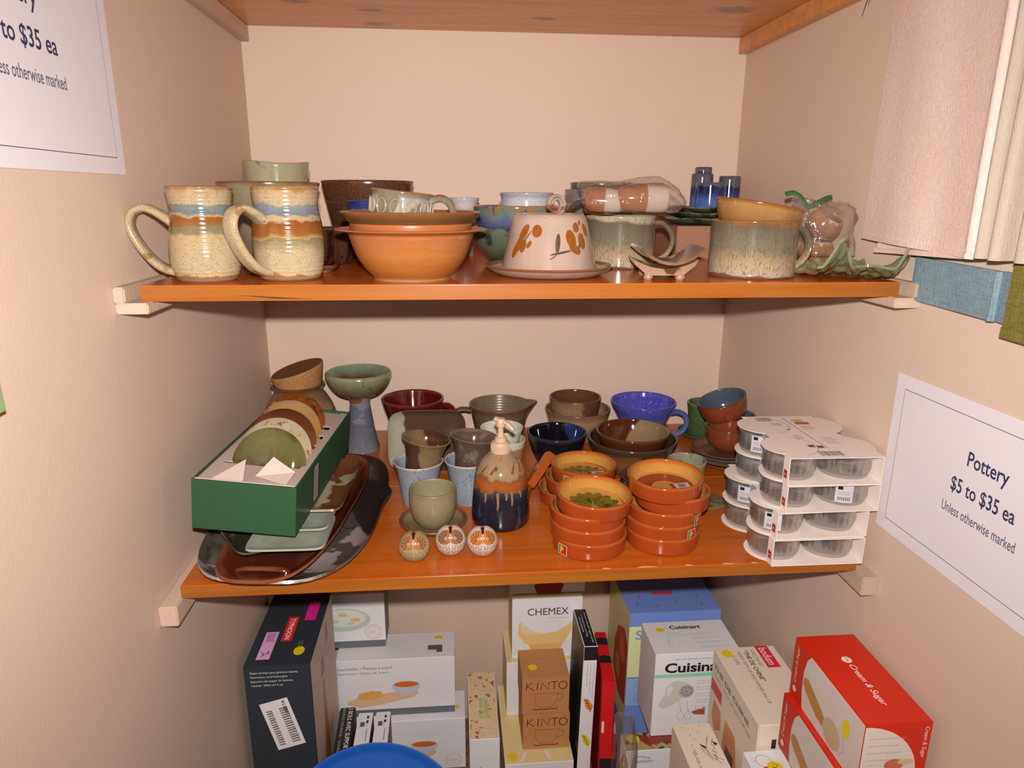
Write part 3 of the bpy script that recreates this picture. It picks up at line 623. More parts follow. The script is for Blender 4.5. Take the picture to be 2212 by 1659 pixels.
# bag of salt and pepper shakers on the soup mug
def blob(fn, nu=40, nv=24):
    V = [fn(0, 0)]; Fc = []
    for j in range(1, nv):
        for i in range(nu): V.append(fn(i/nu, j/nv))
    V.append(fn(0, 1))
    for i in range(nu): Fc.append((0, 1+(i+1) % nu, 1+i)); b_ = 1+(nv-2)*nu; Fc.append((b_+i, b_+(i+1) % nu, len(V)-1))
    for j in range(nv-2):
        for i in range(nu): a = 1+j*nu; Fc.append((a+i, a+(i+1) % nu, a+nu+(i+1) % nu, a+nu+i))
    return mk(V, Fc)
def bagmesh(a, b, h, seed, corner=2.6, cr=.14, flat=True, peaks=()):
    def fn(s, v):
        th = 2*PI*s; ph = PI*v; d = Vector((sin(ph)*cos(th), sin(ph)*sin(th), cos(ph)))
        k = (abs(d.x)**corner+abs(d.y)**corner+abs(d.z)**corner)**(-1/corner)
        p = Vector((d.x*k*a, d.y*k*b, d.z*k*h))
        q = mnoise.noise(d*2.2+Vector((seed, 0, 0)))*cr+mnoise.noise(d*6+Vector((0, seed, 0)))*cr*.5
        p *= 1+q
        for (pv, am) in peaks: p += Vector(pv)*max(0, d.dot(Vector(pv).normalized()))**10*am
        if flat and p.z < -h*.62: p.z = -h*.62
        return p
    return blob(fn)
clear = film('clear_plastic_bag', (.98, .965, .95, 1), .03, .10, .07, (.75, .62, .55, 1), wr=30)
zipg = plain('green_zip_strip', c(45, 110, 45, E1b), .4)
r = empty('plastic_bag', (.150, -.384, .0705), 'clear zip bag of shakers lying on the soup mug', 'bag')
link('film', bagmesh(.066, .044, .024, 3.1, 3.2, .10, peaks=(((-.9, 0, .6), .016), ((1, .1, -.1), .016), ((.5, 0, .8), .010), ((-.6, -.5, -.1), .012), ((.1, 0, 1), .004))), clear, r, (.004, 0, .0205), smooth=80)
def flap(s, v): return (-.060-.030*s, -.02+.045*v, .022-.014*s+.006*sin(5*v+3*s))
link('flap', sheet(flap, 6, 8, .0004), clear, r, smooth=80)
link('zip_strip', tube([(-.090, -.022, .010), (-.089, 0, .014), (-.090, .026, .011)], .003, .0012, (1, 0, .3), 4, 8), zipg, r)
def shaker(label, loc, rot, L_, R, m):
    pr = [(0, 0), (R*.75, 0), (R*.95, .004), (R, L_*.25), (R*.97, L_*.6), (R*.8, L_*.86), (R*.45, L_*.97), (0, L_)]
    o = link('salt_shaker', lathe([(p[0], p[1]) for p in cat_rom([(a, b, 0) for a, b in pr], 4)], 36), m, None, loc, rot, smooth=60)
    tag(o, label, 'shaker', 'bagged shakers'); return o
shk = glaze('white_over_rust_shaker', [(0, c(225, 205, 190, 1.7)), (.030, c(222, 200, 185, 1.7)), (.0315, c(175, 105, 60, 1.6)), (.07, c(180, 108, 62, 1.6))], .0003, 40, None, .12, bump=.0)
shk2 = glaze('rust_over_white_shaker', [(0, c(175, 105, 60, 1.6)), (.028, c(178, 106, 60, 1.6)), (.0295, c(222, 200, 185, 1.7)), (.06, c(225, 205, 190, 1.7))], .0003, 40, None, .12)
sk = shaker('rust and white shaker with dimpled end on the right in the clear bag', (.2045, -.392, .0945), (0, -PI/2, -.06), .072, .0205, shk)
dim = plain('dimple_shade', c(190, 165, 150, 1.7), .3)
for i in range(4):
    for j in range(6):
        a = math.radians(-30+i*22); p = Vector((.0212*cos(a), .0212*sin(a), .006+j*.0042))
        link('dimple', lathe([(0, .0), (.0012, .0002), (.0017, .0), (0, -.0004)], 8), dim, sk, p, (0, PI/2, a) if False else (0, PI/2-0, a))
shaker('rust and white shaker on the left in the clear bag', (.092, -.372, .0915), (0, PI/2+.05, -.25), .056, .0185, shk2)

# bag with brown pieces near the right wall
r = empty('plastic_bag', (.412, -.43, 0), 'clear zip bag of brown ceramics by the right wall', 'bag')
link('film', bagmesh(.040, .034, .044, 8.3, 3.0, .18, peaks=(((-.7, 0, .8), .012), ((.8, -.2, .5), .008), ((.6, -.5, -.5), .010), ((-.3, -.8, .1), .008))), clear, r, (0, 0, .0465), smooth=80)
def flap2(s, v): return (-.045+.07*v, .005*sin(6*v), .082+.02*s+.006*sin(7*v+1)-.012*v)
link('flap', sheet(flap2, 6, 12, .0004), clear, r, smooth=80)
link('zip_strip', tube([(-.056, -.004, .101), (-.045, -.004, .103), (-.034, -.006, .097), (-.024, -.008, .085), (-.012, -.008, .090), (.002, -.006, .096), (.010, -.004, .0975)], .0035, .0012, (0, .4, 1), 4, 8), zipg, r)
cm = glaze('caramel_glaze', [(0, c(120, 70, 40, 1.4)), (.05, c(205, 150, 105, 1.4))], .01, 40, None, .12, blotch=[(c(215, 190, 170, 1.4), 40, .55)])
for lab, loc, rot in (('caramel brown small pot inside the clear bag, upper one', (.405, -.432, .0475), (.5, .4, 0)), ('caramel brown small pot inside the clear bag, lower one', (.412, -.428, .004), (0, 0, 0))):
    pot('small_pot', lab, 'pot', loc, mm([(14, 0), (22, 8), (24, 20), (20, 32)]), cm, .003, .004, rot=rot, n=32)

# green leaf dish
lg = glaze('pale_green_brown_edge', [(0, c(165, 120, 85, E1)), (.010, c(160, 160, 110, E1)), (.026, c(165, 172, 122, E1)), (.042, c(170, 175, 128, E1))], .008, 35, None, .12, blotch=[(c(140, 90, 55, E1), 32, .60, .05)])
def leaf(s, v):
    x = -.052+.112*s; y = -.055+.10*v
    e = abs(2*v-1)
    z = .006+.034*max(0, (1-v*1.7))*max(0, sin(s*8.6-.3))**1.3+.010*max(0, sin(s*13+v*4))*(1-abs(2*v-.8))+.012*e**3+.0022*sin(46*s)*sin(26*v)
    y -= .012*sin(s*9.5)*(1-v); return (x+.012*sin(v*5), y, max(.0035, z))
o = link('leaf_dish', sheet(leaf, 60, 40, .0032), lg, None, (.396, -.525, 0), (0, 0, -.12), smooth=70); tag(o, 'pale green crinkled leaf shaped dish with brown edges at the right end', 'dish')

# ------------------------------------------------------------ shelf 2: back row
S2 = lambda x, y, z=0: (x, y, Z2+z)
r = empty('cork_jar', S2(-.385, -.1), 'brown stoneware jar with a big cork lid in the back left corner', 'jar')
jm = glaze('brown_jar_glaze', [(0, c(95, 70, 50, E2b)), (.06, c(135, 105, 75, E2b)), (.078, c(130, 100, 70, E2b)), (.080, c(70, 50, 38, E2b)), (.083, c(140, 110, 80, E2b)), (.12, c(110, 85, 62, E2b)), (.128, c(85, 62, 45, E2b))], .001, 30, None, .25)
link('body', vessel(mm([(50, 0), (60, 12), (68, 45), (66, 70), (60, 88), (50, 106), (43.5, 115), (45, 121), (49, 127)]), .005, .008, 56), [jm, jm], r)
ck = plain('cork', c(168, 118, 72, E2b), .9, .1, .35, 180, .5, 260)
ckd = plain('cork_top', c(120, 82, 52, E2b), .95, .1, .3, 160, .5, 260)
link('cork_lid', lathe([(0, .002), (.040, .002), (.044, .010), (.0475, .034), (.046, .0365), (0, .037)], 48, 4, lambda x, y, z: (x, y, z+(.013*x/.047+.004*y/.047 if z > .02 else 0))), [ck, ckd], r, (0, 0, .121), smooth=40)
r = empty('goblet', S2(-.273, -.106), 'tall stoneware goblet with green bowl and blue flared stem', 'goblet')
gm = glaze('goblet_green', [(.10, c(90, 58, 40, E2b)), (.108, c(105, 70, 48, E2b)), (.112, c(98, 84, 62, E2b)), (.128, c(112, 102, 74, E2b)), (.14, c(125, 122, 92, E2b)), (.15, c(132, 130, 102, E2b))], .003, 50, None, .14, blotch=[(c(80, 75, 55, E2b), 60, .6)])
gin = glaze('goblet_inside', [(.10, c(85, 58, 48, E2b)), (.13, c(92, 62, 50, E2b)), (.139, c(100, 115, 88, E2b)), (.15, c(120, 135, 105, E2b))], .003, 50, None, .12)
sm = glaze('goblet_blue_stem', [(0, c(112, 106, 112, E2b)), (.05, c(92, 90, 108, E2b)), (.09, c(98, 98, 114, E2b)), (.096, c(120, 78, 52, E2b)), (.11, c(100, 60, 40, E2b))], .002, 60, None, .16, streak=(.5, .5, 1), blotch=[(c(120, 115, 125, E2b), 45, .56)])
link('stem', lathe([(0, 0), (.033, 0), (.0335, .004), (.030, .016), (.0253, .042), (.021, .072), (.0185, .092), (.020, .102), (.024, .107), (0, .108)], 48), sm, r, smooth=50)
bw = [(.022, .106), (.040, .112), (.054, .128), (.0605, .144), (.0595, .151)]
link('bowl', lathe([(0, .104)]+[(p[0], p[1]) for p in cat_rom([(a, b, 0) for a, b in bw], 4)]+[(.0575, .1525), (.0555, .150), (.050, .134), (.038, .124), (.02, .119), (0, .118)], 56, 18), [gm, gin], r, smooth=50)
def handled(name, label, cat, loc, prof, m, m2, az, hp, hw=.006, ht=.004, t=.004, deform=None, rot=(0, 0, 0), group=None):
    r = empty(name, loc, label, cat, group, rot)
    link('body', vessel(mm(prof), t, .006, 56, 4, deform), [m, m2], r, smooth=50)
    link('handle', tube(handle_pts(az, [(a/1000., b/1000.) for a, b in hp]), hw, ht, (-sin(az), cos(az), 0), 5, 12), m, r)
    return r
mar = glaze('maroon_gloss', [(0, c(70, 14, 16, E2b)), (.09, c(85, 18, 20, E2b)), (.0965, c(105, 45, 40, E2b))], .001, 30, None, .08)
handled('maroon_mug', 'wide glossy maroon mug against the back wall', 'mug', S2(-.175, -.098), [(34, 0), (40, 10), (46, 50), (54, 78), (59, 96)], mar, mar, -.35, [(55, 84), (68, 88), (80, 80), (83, 62), (76, 44), (62, 32), (44, 26)], .010, .005)
bat = glaze('brown_green_batter', [(0, c(85, 65, 48, E2b)), (.06, c(110, 92, 70, E2b)), (.07, c(95, 68, 50, E2b)), (.074, c(115, 80, 58, E2b))], .003, 40, (c(70, 48, 35, E2b), 200, .6), .3)
batin = glaze('batter_inside', [(0, c(120, 108, 85, E2b)), (.074, c(110, 96, 74, E2b))], .002, 40, (c(85, 65, 48, E2b), 200, .62), .3, rings=60)
def spout(x, y, z):
    a = math.atan2(y, x)
    if z > .045:
        g = math.exp(-((a-.05)/.22)**2)*(z-.045)/.03; k = 1+.26*g; return (x*k, y*k, z+.002*g)
    return (x, y, z)
handled('batter_bowl', 'brown stoneware batter bowl with pouring lip against the back wall', 'bowl', S2(-.008, -.072), [(42, 0), (46, 8), (50, 30), (56, 58), (60, 74)], bat, batin, math.radians(183), [(57, 62), (68, 65), (79, 64), (86, 60)], .0075, .005, deform=spout)
wc = glaze('white_cup_glaze', [(0, c(195, 190, 175, E2b)), (.05, c(205, 200, 188, E2b))], .002, 30, None, .15)
bc = glaze('beige_cup_glaze', [(0, c(150, 120, 85, E2b)), (.030, c(165, 130, 92, E2b)), (.033, c(205, 195, 170, E2b)), (.042, c(200, 190, 165, E2b))], .001, 30, None, .15)
pot('beige_cup', 'beige banded cup behind the soap dispenser', 'cup', S2(-.004, -.190), mm([(27, 0), (30, 6), (33, 25), (35.5, 42)]), bc)
pot('white_cup', 'white cup stacked in the beige cup behind the soap dispenser', 'cup', S2(-.012, -.186, .016), mm([(22, 0), (27, 5), (32, 22), (39, 48)]), wc, .003, .004)
# leaning tray
r = empty('leaning_tray', S2(-.145, -.225), 'grey and brown rounded tray leaning on the maroon mug', 'tray', rot=(math.radians(74), 0, 0))
tm = glaze('grey_brown_tray', [(-.05, c(150, 145, 125, E2b)), (.05, c(150, 145, 125, E2b))], .004, 30, None, .1, side=((1, .2, 0), -.035, c(78, 58, 46, E2b)), blotch=[(c(95, 85, 68, E2b), 30, .66)])
link('tray', lathe([(0, 0), (.80, 0), (.93, .006), (1.0, .0145), (.985, .0165), (.91, .0105), (.78, .0045), (0, .004)], 64, None, lambda x, y, z: superell(.068, .053, 5)(x, y, z)), tm, r, (0, .053, 0), smooth=50)
# tumblers
tb = glaze('pale_blue_tumbler', [(0, c(150, 160, 172, E2)), (.06, c(160, 170, 182, E2)), (.067, c(170, 172, 178, E2)), (.071, c(205, 190, 185, E2))], .002, 60, (c(110, 120, 140, E2), 120, .62), .2)
bt = glaze('brown_gold_tumbler', [(0, c(75, 52, 42, E2)), (.07, c(92, 66, 50, E2)), (.072, c(140, 105, 75, E2))], .003, 40, None, .14, side=((.9, -.4, .1), .010, c(140, 118, 78, E2)))
bti = glaze('brown_gold_inside', [(0, c(135, 115, 75, E2)), (.07, c(130, 105, 70, E2))], .004, 30, None, .12, side=((.9, .3, .1), .012, c(85, 52, 42, E2)))
bt2 = glaze('purple_brown_tumbler', [(0, c(85, 66, 58, E2)), (.07, c(105, 86, 74, E2)), (.072, c(130, 105, 88, E2))], .004, 40, None, .14, blotch=[(c(125, 112, 100, E2), 50, .56)])
tp = [(24.5, 0), (26, 3), (28.6, 20), (31, 40), (34.5, 58), (39, 70.5)]
pot('blue_tumbler', 'pale blue tumbler with a gold brown tumbler in it', 'tumbler', S2(-.154, -.359), mm(tp), tb, .003, .005, n=44, group='pale blue tumblers')
pot('blue_tumbler', 'pale blue tumbler half hidden behind the soap dispenser', 'tumbler', S2(-.0755, -.357), mm(tp), tb, .003, .005, n=44, group='pale blue tumblers')
bp = [(23.5, 0), (25, 10), (26.5, 30), (29, 52), (33, 66), (38, 74)]
pot('brown_tumbler', 'dark and gold brown tumbler tilted inside the left pale blue tumbler', 'tumbler', S2(-.1525, -.359, .034), mm(bp), bt, .003, .005, bti, rot=(0, math.radians(9), 0), n=44, group='brown tumblers')
pot('brown_tumbler', 'purple brown tumbler inside the right pale blue tumbler', 'tumbler', S2(-.0745, -.357, .034), mm(bp), bt2, .003, .005, rot=(math.radians(-2), math.radians(6), 0), n=44, group='brown tumblers')
# celadon cup + saucer
ce = glaze('celadon_matt', [(0, c(150, 132, 95, E2)), (.05, c(160, 142, 106, E2)), (.057, c(150, 128, 92, E2)), (.061, c(140, 92, 58, E2))], .0015, 40, None, .35)
cei = glaze('celadon_inside', [(0, c(165, 155, 118, E2)), (.058, c(160, 150, 112, E2)), (.061, c(140, 92, 58, E2))], .001, 40, None, .3)
ces = glaze('celadon_saucer', [(0, c(120, 90, 65, E2)), (.010, c(150, 128, 95, E2)), (.0135, c(130, 82, 56, E2))], .0006, 40, None, .35)
pot('saucer', 'celadon grey saucer with brown edge under the celadon cup', 'saucer', S2(-.130, -.445), mm([(28, 0), (36, 3), (44, 8.5), (49.5, 14)]), ces, .0035, .004)
pot('celadon_cup', 'celadon grey handleless cup with brown rim on its saucer', 'cup', S2(-.130, -.445, .0045), mm([(15, 0), (21, 3), (29, 14), (33.3, 28), (34.4, 42), (34, 57)]), ce, .0032, .006, cei)
# soap dispenser
r = empty('soap_dispenser', S2(-.031, -.431), 'stoneware soap dispenser with blue base, rust drips and cream pump', 'soap dispenser')
so = glaze('soap_bottle_glaze', [(0, c(40, 32, 34, E2)), (.012, c(35, 34, 48, E2)), (.050, c(42, 40, 55, E2)), (.060, c(70, 62, 70, E2)), (.063, c(170, 90, 40, E2)), (.072, c(180, 98, 45, E2)), (.078, c(150, 88, 48, E2)), (.081, c(170, 138, 105, E2)), (.11, c(178, 146, 112, E2))], .010, 42, None, .1, streak=(1, 1, .35), blotch=[(c(62, 70, 88, E2), 70, .63), (c(150, 80, 40, E2), 45, .66)])
bot = [(39, 0), (42, 4), (43, 14), (42.4, 30), (41, 48), (39.6, 62), (38.2, 74), (34.5, 87), (27, 99), (19, 106), (14.5, 110)]
link('bottle', lathe([(0, 0)]+[(p[0], p[1]) for p in cat_rom([(a/1000, b/1000, 0) for a, b in bot], 4)]+[(.012, .111), (0, .111)], 64), so, r, smooth=50)
dr = plain('glaze_drip', c(150, 122, 96, E2), .12, .5, .2, 120)
for a, l, zt in ((-1.75, .026, .062), (-1.25, .022, .064), (-1.45, .012, .063), (-2.2, .014, .060), (-.9, .010, .062)):
    link('drip', tube([(.0405*cos(a), .0405*sin(a), zt), (.0418*cos(a+.02), .0418*sin(a+.02), zt-l*.6), (.0424*cos(a), .0424*sin(a), zt-l)], .0022, .0011, (-sin(a), cos(a), 0), 4, 8, lambda t: 1.2-.8*t), dr, r)
for a in (-2.5, -2.05, -1.15, -.75, -.4):
    link('brush_mark', tube([(.0352*cos(a), .0352*sin(a), .0868), (.0318*cos(a+.1), .0318*sin(a+.1), .0930), (.0285*cos(a+.2), .0285*sin(a+.2), .0978)], .0026, .0007, (-sin(a), cos(a), .6), 4, 8, lambda t: 1-.6*t), plain('rust_brush', c(150, 82, 42, E2), .14), r)
pm = plain('cream_plastic', c(238, 202, 165, 1.6), .35, .4, .02)
pump = link('pump', lathe([(0, .109), (.0145, .109), (.0145, .1125), (.0138, .113)]+[(.0138, .1135), (.0138, .1235), (.0130, .1250), (.009, .1265), (.0085, .1315), (.0055, .1335), (.0042, .140), (.0042, .147), (.0068, .1485), (.0068, .158), (.005, .1605), (0, .161)], 40), pm, r, smooth=40)
link('nozzle', tube([(-.0075, .004, .1585), (.000, 0, .1575), (.010, -.006, .1535), (.0185, -.011, .146)], .0062, .0036, (.5, .85, 0), 4, 12, lambda t: 1-.35*t), pm, pump)
for k in range(24):
    a = 2*PI*k/24; link('grip_rib', tube([(.0138*cos(a), .0138*sin(a), .1140), (.0138*cos(a), .0138*sin(a), .1230)], .0007, .0007, (1, 0, 0) if abs(sin(a)) > .5 else (0, 1, 0), 1, 6), pm, pump)
# owls
def owl(label, x, y, body, mask):
    r = empty('owl_figurine', S2(x, y), label, 'figurine', 'small ceramic owls')
    def fn(s, v):
        th = 2*PI*s; ph = PI*v; R = .0208
        p = Vector((R*sin(ph)*cos(th), R*.92*sin(ph)*sin(th), .0205+R*1.02*cos(ph)))
        if p.z < .002: p.z = .002*(p.z+.001)/.003*0+.0
        if p.z > .030: p.y += 0; p.z = p.z-.0022*math.exp(-(p.x/.004)**2)*max(0, (p.z-.030)/.011)
        return p
    link('body', blob(fn, 36, 24), body, r, smooth=70)
    def onb(az, el, lift): # point on the front surface
        d = Vector((sin(az)*cos(el), -cos(az)*cos(el), sin(el)))
        return Vector((.0208*d.x, .01915*d.y, .0205+.0212*d.z))*1.0+d*lift
    def patch(name, caz, cel, ra, re, m, lift, par, n_=20, rings=4):
        V = [onb(caz, cel, lift)]; Fc = []
        for q in range(1, rings+1):
            for k in range(n_):
                t = 2*PI*k/n_; V.append(onb(caz+ra*q/rings*cos(t), cel+re*q/rings*sin(t), lift if q < rings else lift*.2))
        for k in range(n_): Fc.append((0, 1+k, 1+(k+1) % n_))
        for q in range(rings-1):
            a = 1+q*n_
            for k in range(n_): Fc.append((a+k, a+n_+k, a+n_+(k+1) % n_, a+(k+1) % n_))
        return link(name, mk(V, Fc), m, par, smooth=70)
    for sx in (-1, 1):
        e = patch('eye_disc', sx*.50, .60, .60, .50, mask, .0006, r)
        patch('eye', sx*.34, .52, .13, .14, plain('owl_eye', c(200, 150, 110, E2), .15), .0010, e)
        for k in range(6):
            t = PI*.5+sx*(-.2-.45*k); p = [onb(sx*.30+q*.55*cos(t)*1.1, .50+q*.50*sin(t)*.9, .0011) for q in (.3, .65, 1)]
            link('feather_line', tube(p, .0004, .0004, (1, 0, 0), 2, 5), plain('owl_line', c(75, 32, 22, E2), .2), e)
    link('crest', tube([onb(0, 1.35, .0004), onb(0, 1.0, .0012), onb(0, .75, .0014)], .0026, .0012, (1, 0, 0), 3, 8, lambda t: 1-.7*t), plain('owl_line', c(75, 32, 22, E2), .2), r)
    link('beak', tube([onb(0, .78, .0012), onb(0, .5, .0028), onb(0, .26, .0008)], .0016, .0016, (1, 0, 0), 3, 8, lambda t: 1.1-.7*t), plain('owl_beak', c(225, 175, 140, E2), .15), r)
    for el, offs in ((-.05, (-.9, -.55, -.2, .2, .55, .9)), (-.38, (-.6, -.2, .2, .6))):
        for az in offs:
            p = [onb(az-.11, el+.09, .0003), onb(az-.09, el-.06, .0004), onb(az, el-.12, .0004), onb(az+.09, el-.06, .0004), onb(az+.11, el+.09, .0003)]
            link('breast_feather', tube(p, .0004, .0004, (0, 0, 1), 2, 5), plain('owl_groove', c(150, 120, 95, E2), .25), r)
ob_ = glaze('owl_olive_body', [(0, c(150, 135, 95, E2)), (.02, c(180, 165, 115, E2)), (.042, c(165, 145, 100, E2))], .003, 60, None, .15)
ow_ = glaze('owl_white_body', [(0, c(190, 155, 130, E2)), (.008, c(215, 190, 175, E2)), (.042, c(220, 196, 182, E2))], .003, 60, None, .15)
owl('olive beige owl figurine, leftmost of the three owls', -.153, -.538, ob_, plain('owl_mask_tan', c(185, 125, 80, E2), .15, .5, .25, 120))
owl('white owl figurine with brown face in the middle of the three', -.105, -.525, ow_, plain('owl_mask_brown', c(165, 115, 85, E2), .15, .5, .25, 120))
owl('white owl figurine with orange face, rightmost of the three', -.0625, -.530, ow_, plain('owl_mask_orange', c(205, 125, 65, E2), .15, .5, .25, 120))

# ------------------------------------------------------------ shelf 2: left stack
gp = glaze('grey_marbled_platter', [(0, c(95, 85, 80, E2)), (.0175, c(100, 92, 86, E2)), (.0195, c(185, 170, 165, E2)), (.022, c(190, 175, 170, E2))], .0006, 10, None, .16, side=((.85, .35, 0), .058, c(62, 50, 48, E2)), blotch=[(c(178, 162, 158, E2), 16, .52, .03), (c(70, 66, 52, E2), 20, .56, .03)])
def platter_def(x, y, z):
    f = superell(.117, .222, 2.7)(x, y, z)
    rr = math.hypot(x, y); a = math.atan2(y, x)
    k = .004*sin(3*a+.5)*max(0, rr-.7)/.3
    bump_ = .010*math.exp(-((a-.12)/.10)**2)*max(0, rr-.85)/.15
    return (f[0]+bump_, f[1], z+k+bump_*.6)
o = link('oval_platter', lathe([(0, 0), (.72, 0), (.86, .004), (.96, .012), (1.0, .018), (.992, .021), (.95, .0155), (.85, .0075), (.70, .004), (0, .004)], 80, None, platter_def), gp, None, S2(-.322, -.398, .0005), (0, 0, -.05), smooth=60); tag(o, 'large grey marbled oval platter at the bottom of the left stack', 'platter')
rt = glaze('red_brown_tray_glaze', [(0, c(90, 40, 26, E2)), (.014, c(105, 48, 30, E2)), (.018, c(140, 75, 48, E2))], .002, 30, None, .1, blotch=[(c(125, 62, 40, E2), 20, .6, .1)])
r = empty('oval_tray', S2(-.318, -.418, .0085), 'glossy red brown long tray with raised grips on the grey platter', 'tray', rot=(0, 0, -.115))
link('tray', lathe([(0, 0), (.74, 0), (.88, .006), (1.0, .0175), (.985, .0205), (.87, .011), (.72, .0045), (0, .004)], 72, None, superell(.071, .210, 3.2)), rt, r, smooth=60)
for sy in (-1, 1): link('grip', tube([(-.033, sy*.166, .008), (-.02, sy*.168, .0125), (.02, sy*.168, .0125), (.033, sy*.166, .008)], .004, .0035, (0, 1, 0), 4, 10), rt, r)
def sqplate(label, loc, hx, hy, m, yaw=0, h=.008, n_=7, name='square_plate', tilt=(0, 0)):
    o = link(name, lathe([(0, 0), (.70, 0), (.84, h*.3), (1.0, h), (.985, h+.0028), (.83, h*.3+.003), (.69, .003), (0, .003)], 72, None, superell(hx, hy, n_)), m, None, loc, (tilt[0], tilt[1], yaw), smooth=50)
    return tag(o, label, 'plate')
cel = glaze('celadon_blue_glaze', [(0, c(160, 155, 135, E2)), (.003, c(182, 186, 168, E2)), (.006, c(172, 178, 160, E2)), (.010, c(175, 165, 140, E2))], .001, 40, None, .12)
sqplate('dark rounded square dish whose corner shows under the green box', S2(-.358, -.505, .0235), .044, .055, glaze('dark_iridescent', [(0, c(55, 52, 45, E2)), (.008, c(70, 68, 58, E2)), (.011, c(120, 110, 90, E2))], .001, 40, None, .1), .55, .0075, 5)
sqplate('pale celadon square plate, lower of two under the green box', S2(-.312, -.524, .0335), .0500, .0500, cel, -.02, .005, 9)
sqplate('pale celadon square plate, upper of two under the green box', S2(-.313, -.483, .0400), .0500, .0500, cel, -.04, .005, 9)
sqplate('cream rectangular dish with brown pool beside the green box', S2(-.289, -.398, .0462), .0395, .0960, glaze('cream_brown_pool', [(0, c(195, 180, 145, E2)), (.007, c(205, 192, 158, E2)), (.01, c(165, 135, 100, E2))], .001, 20, None, .12, blotch=[(c(130, 78, 48, E2), 13, .50, .02)]), -.035, .007, 9, 'rectangular_dish')
# green box of plates
gbx = plain('green_card', c(36, 92, 50, 1.35), .6, .3, .08, 300)
wh = plain('white_tray_card', c(222, 196, 186, 1.35), .6, .3, .02)
Wb, Lb, Hb = .128, .312, .066
r = empty('gift_box', S2(-.351, -.404, .0595), 'long dark green open gift box with white insert', 'box', rot=(0, math.radians(5.5), math.radians(-4.2)))
t_ = .0022
link('wall', boxmesh(Wb, t_, Hb), gbx, r, (0, -Lb/2+t_/2, 0), smooth=0); link('wall', boxmesh(Wb, t_, Hb), gbx, r, (0, Lb/2-t_/2, 0), smooth=0)
link('wall', boxmesh(t_, Lb-2*t_, Hb), gbx, r, (-Wb/2+t_/2, 0, 0), smooth=0); link('wall', boxmesh(t_, Lb-2*t_, Hb), gbx, r, (Wb/2-t_/2, 0, 0), smooth=0)
link('base', boxmesh(Wb-2*t_, Lb-2*t_, .002), gbx, r, (0, 0, 0), smooth=0)
zi = Hb-.006
PY = [-.088, -.046, -.004, .038, .080]    # slots
ins = []
yy = [-Lb/2+t_+.0005]+[v for p in PY for v in (p-.009, p+.007)]+[Lb/2-t_-.0005]
for k in range(0, len(yy)-1, 2):
    if k == 0: continue
    link('insert', boxmesh(Wb-2*t_-.001, yy[k+1]-yy[k], .0015), wh, r, (0, (yy[k]+yy[k+1])/2, zi), smooth=0)
link('insert', boxmesh(Wb-2*t_-.001, yy[1]-yy[0]+.010, .0015), wh, r, (0, (yy[0]+yy[1])/2+.005, zi), smooth=0)
for sx in (-1, 1): link('insert', boxmesh(.012, Lb-2*t_-.002, .0015), wh, r, (sx*(Wb/2-t_-.0062), 0, zi+.0016), smooth=0)
link('insert_rim', boxmesh(Wb-2*t_-.001, .0012, .007), wh, r, (0, -Lb/2+t_+.001, zi), smooth=0)
V = [(-.048, -.150, zi+.002), (-.004, -.150, zi+.002), (-.010, -.120, zi+.023), (-.040, -.118, zi+.002)]
link('insert_flap', mk(V, [(0, 1, 2), (0, 2, 3)]), wh, r, smooth=0)
V = [(.004, -.128, zi+.004), (.046, -.140, zi+.001), (.052, -.118, zi+.010), (.022, -.112, zi+.026)]
link('insert_flap', mk(V, [(0, 1, 2, 3)]), wh, r, smooth=0)
Fg = Face(r, (Wb/2, -Lb/2, 0), (0, 1, 0), (0, 0, 1))
st = Fg.rect('sticker', .085, .008, .022, .05, ink(220, 200, 195, 1.6), 1)
Fg.rows(.088, .052, .016, 12, .0036, .0012, ink(120, 110, 110, 1.6), 2, st)
GM = r.matrix_basis.copy() if False else None
import mathutils
GMX = Matrix.Translation(r.location) @ mathutils.Euler(r.rotation_euler).to_matrix().to_4x4()
specs = [('olive green glazed dish at the front of the gift box', [(0, c(108, 98, 48, 1.5)), (.05, c(104, 98, 50, 1.5)), (.10, c(130, 128, 82, 1.5))], [(c(80, 60, 26, 1.5), 20, .50, .12)]),
         ('cream speckled glazed dish, second in the gift box', [(0, c(190, 170, 135, 1.5)), (.10, c(200, 182, 148, 1.5))], [(c(150, 105, 70, 1.5), 90, .60)]),
         ('chestnut brown glazed dish, third in the gift box', [(0, c(115, 62, 32, 1.5)), (.05, c(130, 72, 36, 1.5)), (.10, c(95, 52, 32, 1.5))], [(c(150, 95, 55, 1.5), 24, .62, .1)]),
         ('tan and brown glazed dish, fourth in the gift box', [(0, c(150, 85, 40, 1.4)), (.06, c(175, 125, 70, 1.4)), (.10, c(185, 150, 100, 1.4))], [(c(130, 70, 34, 1.4), 24, .58, .1)]),
         ('rust speckled glazed dish at the back of the gift box', [(0, c(140, 65, 25, 1.3)), (.10, c(130, 68, 32, 1.3))], [(c(80, 45, 28, 1.3), 80, .55), (c(165, 120, 60, 1.3), 60, .62)])]
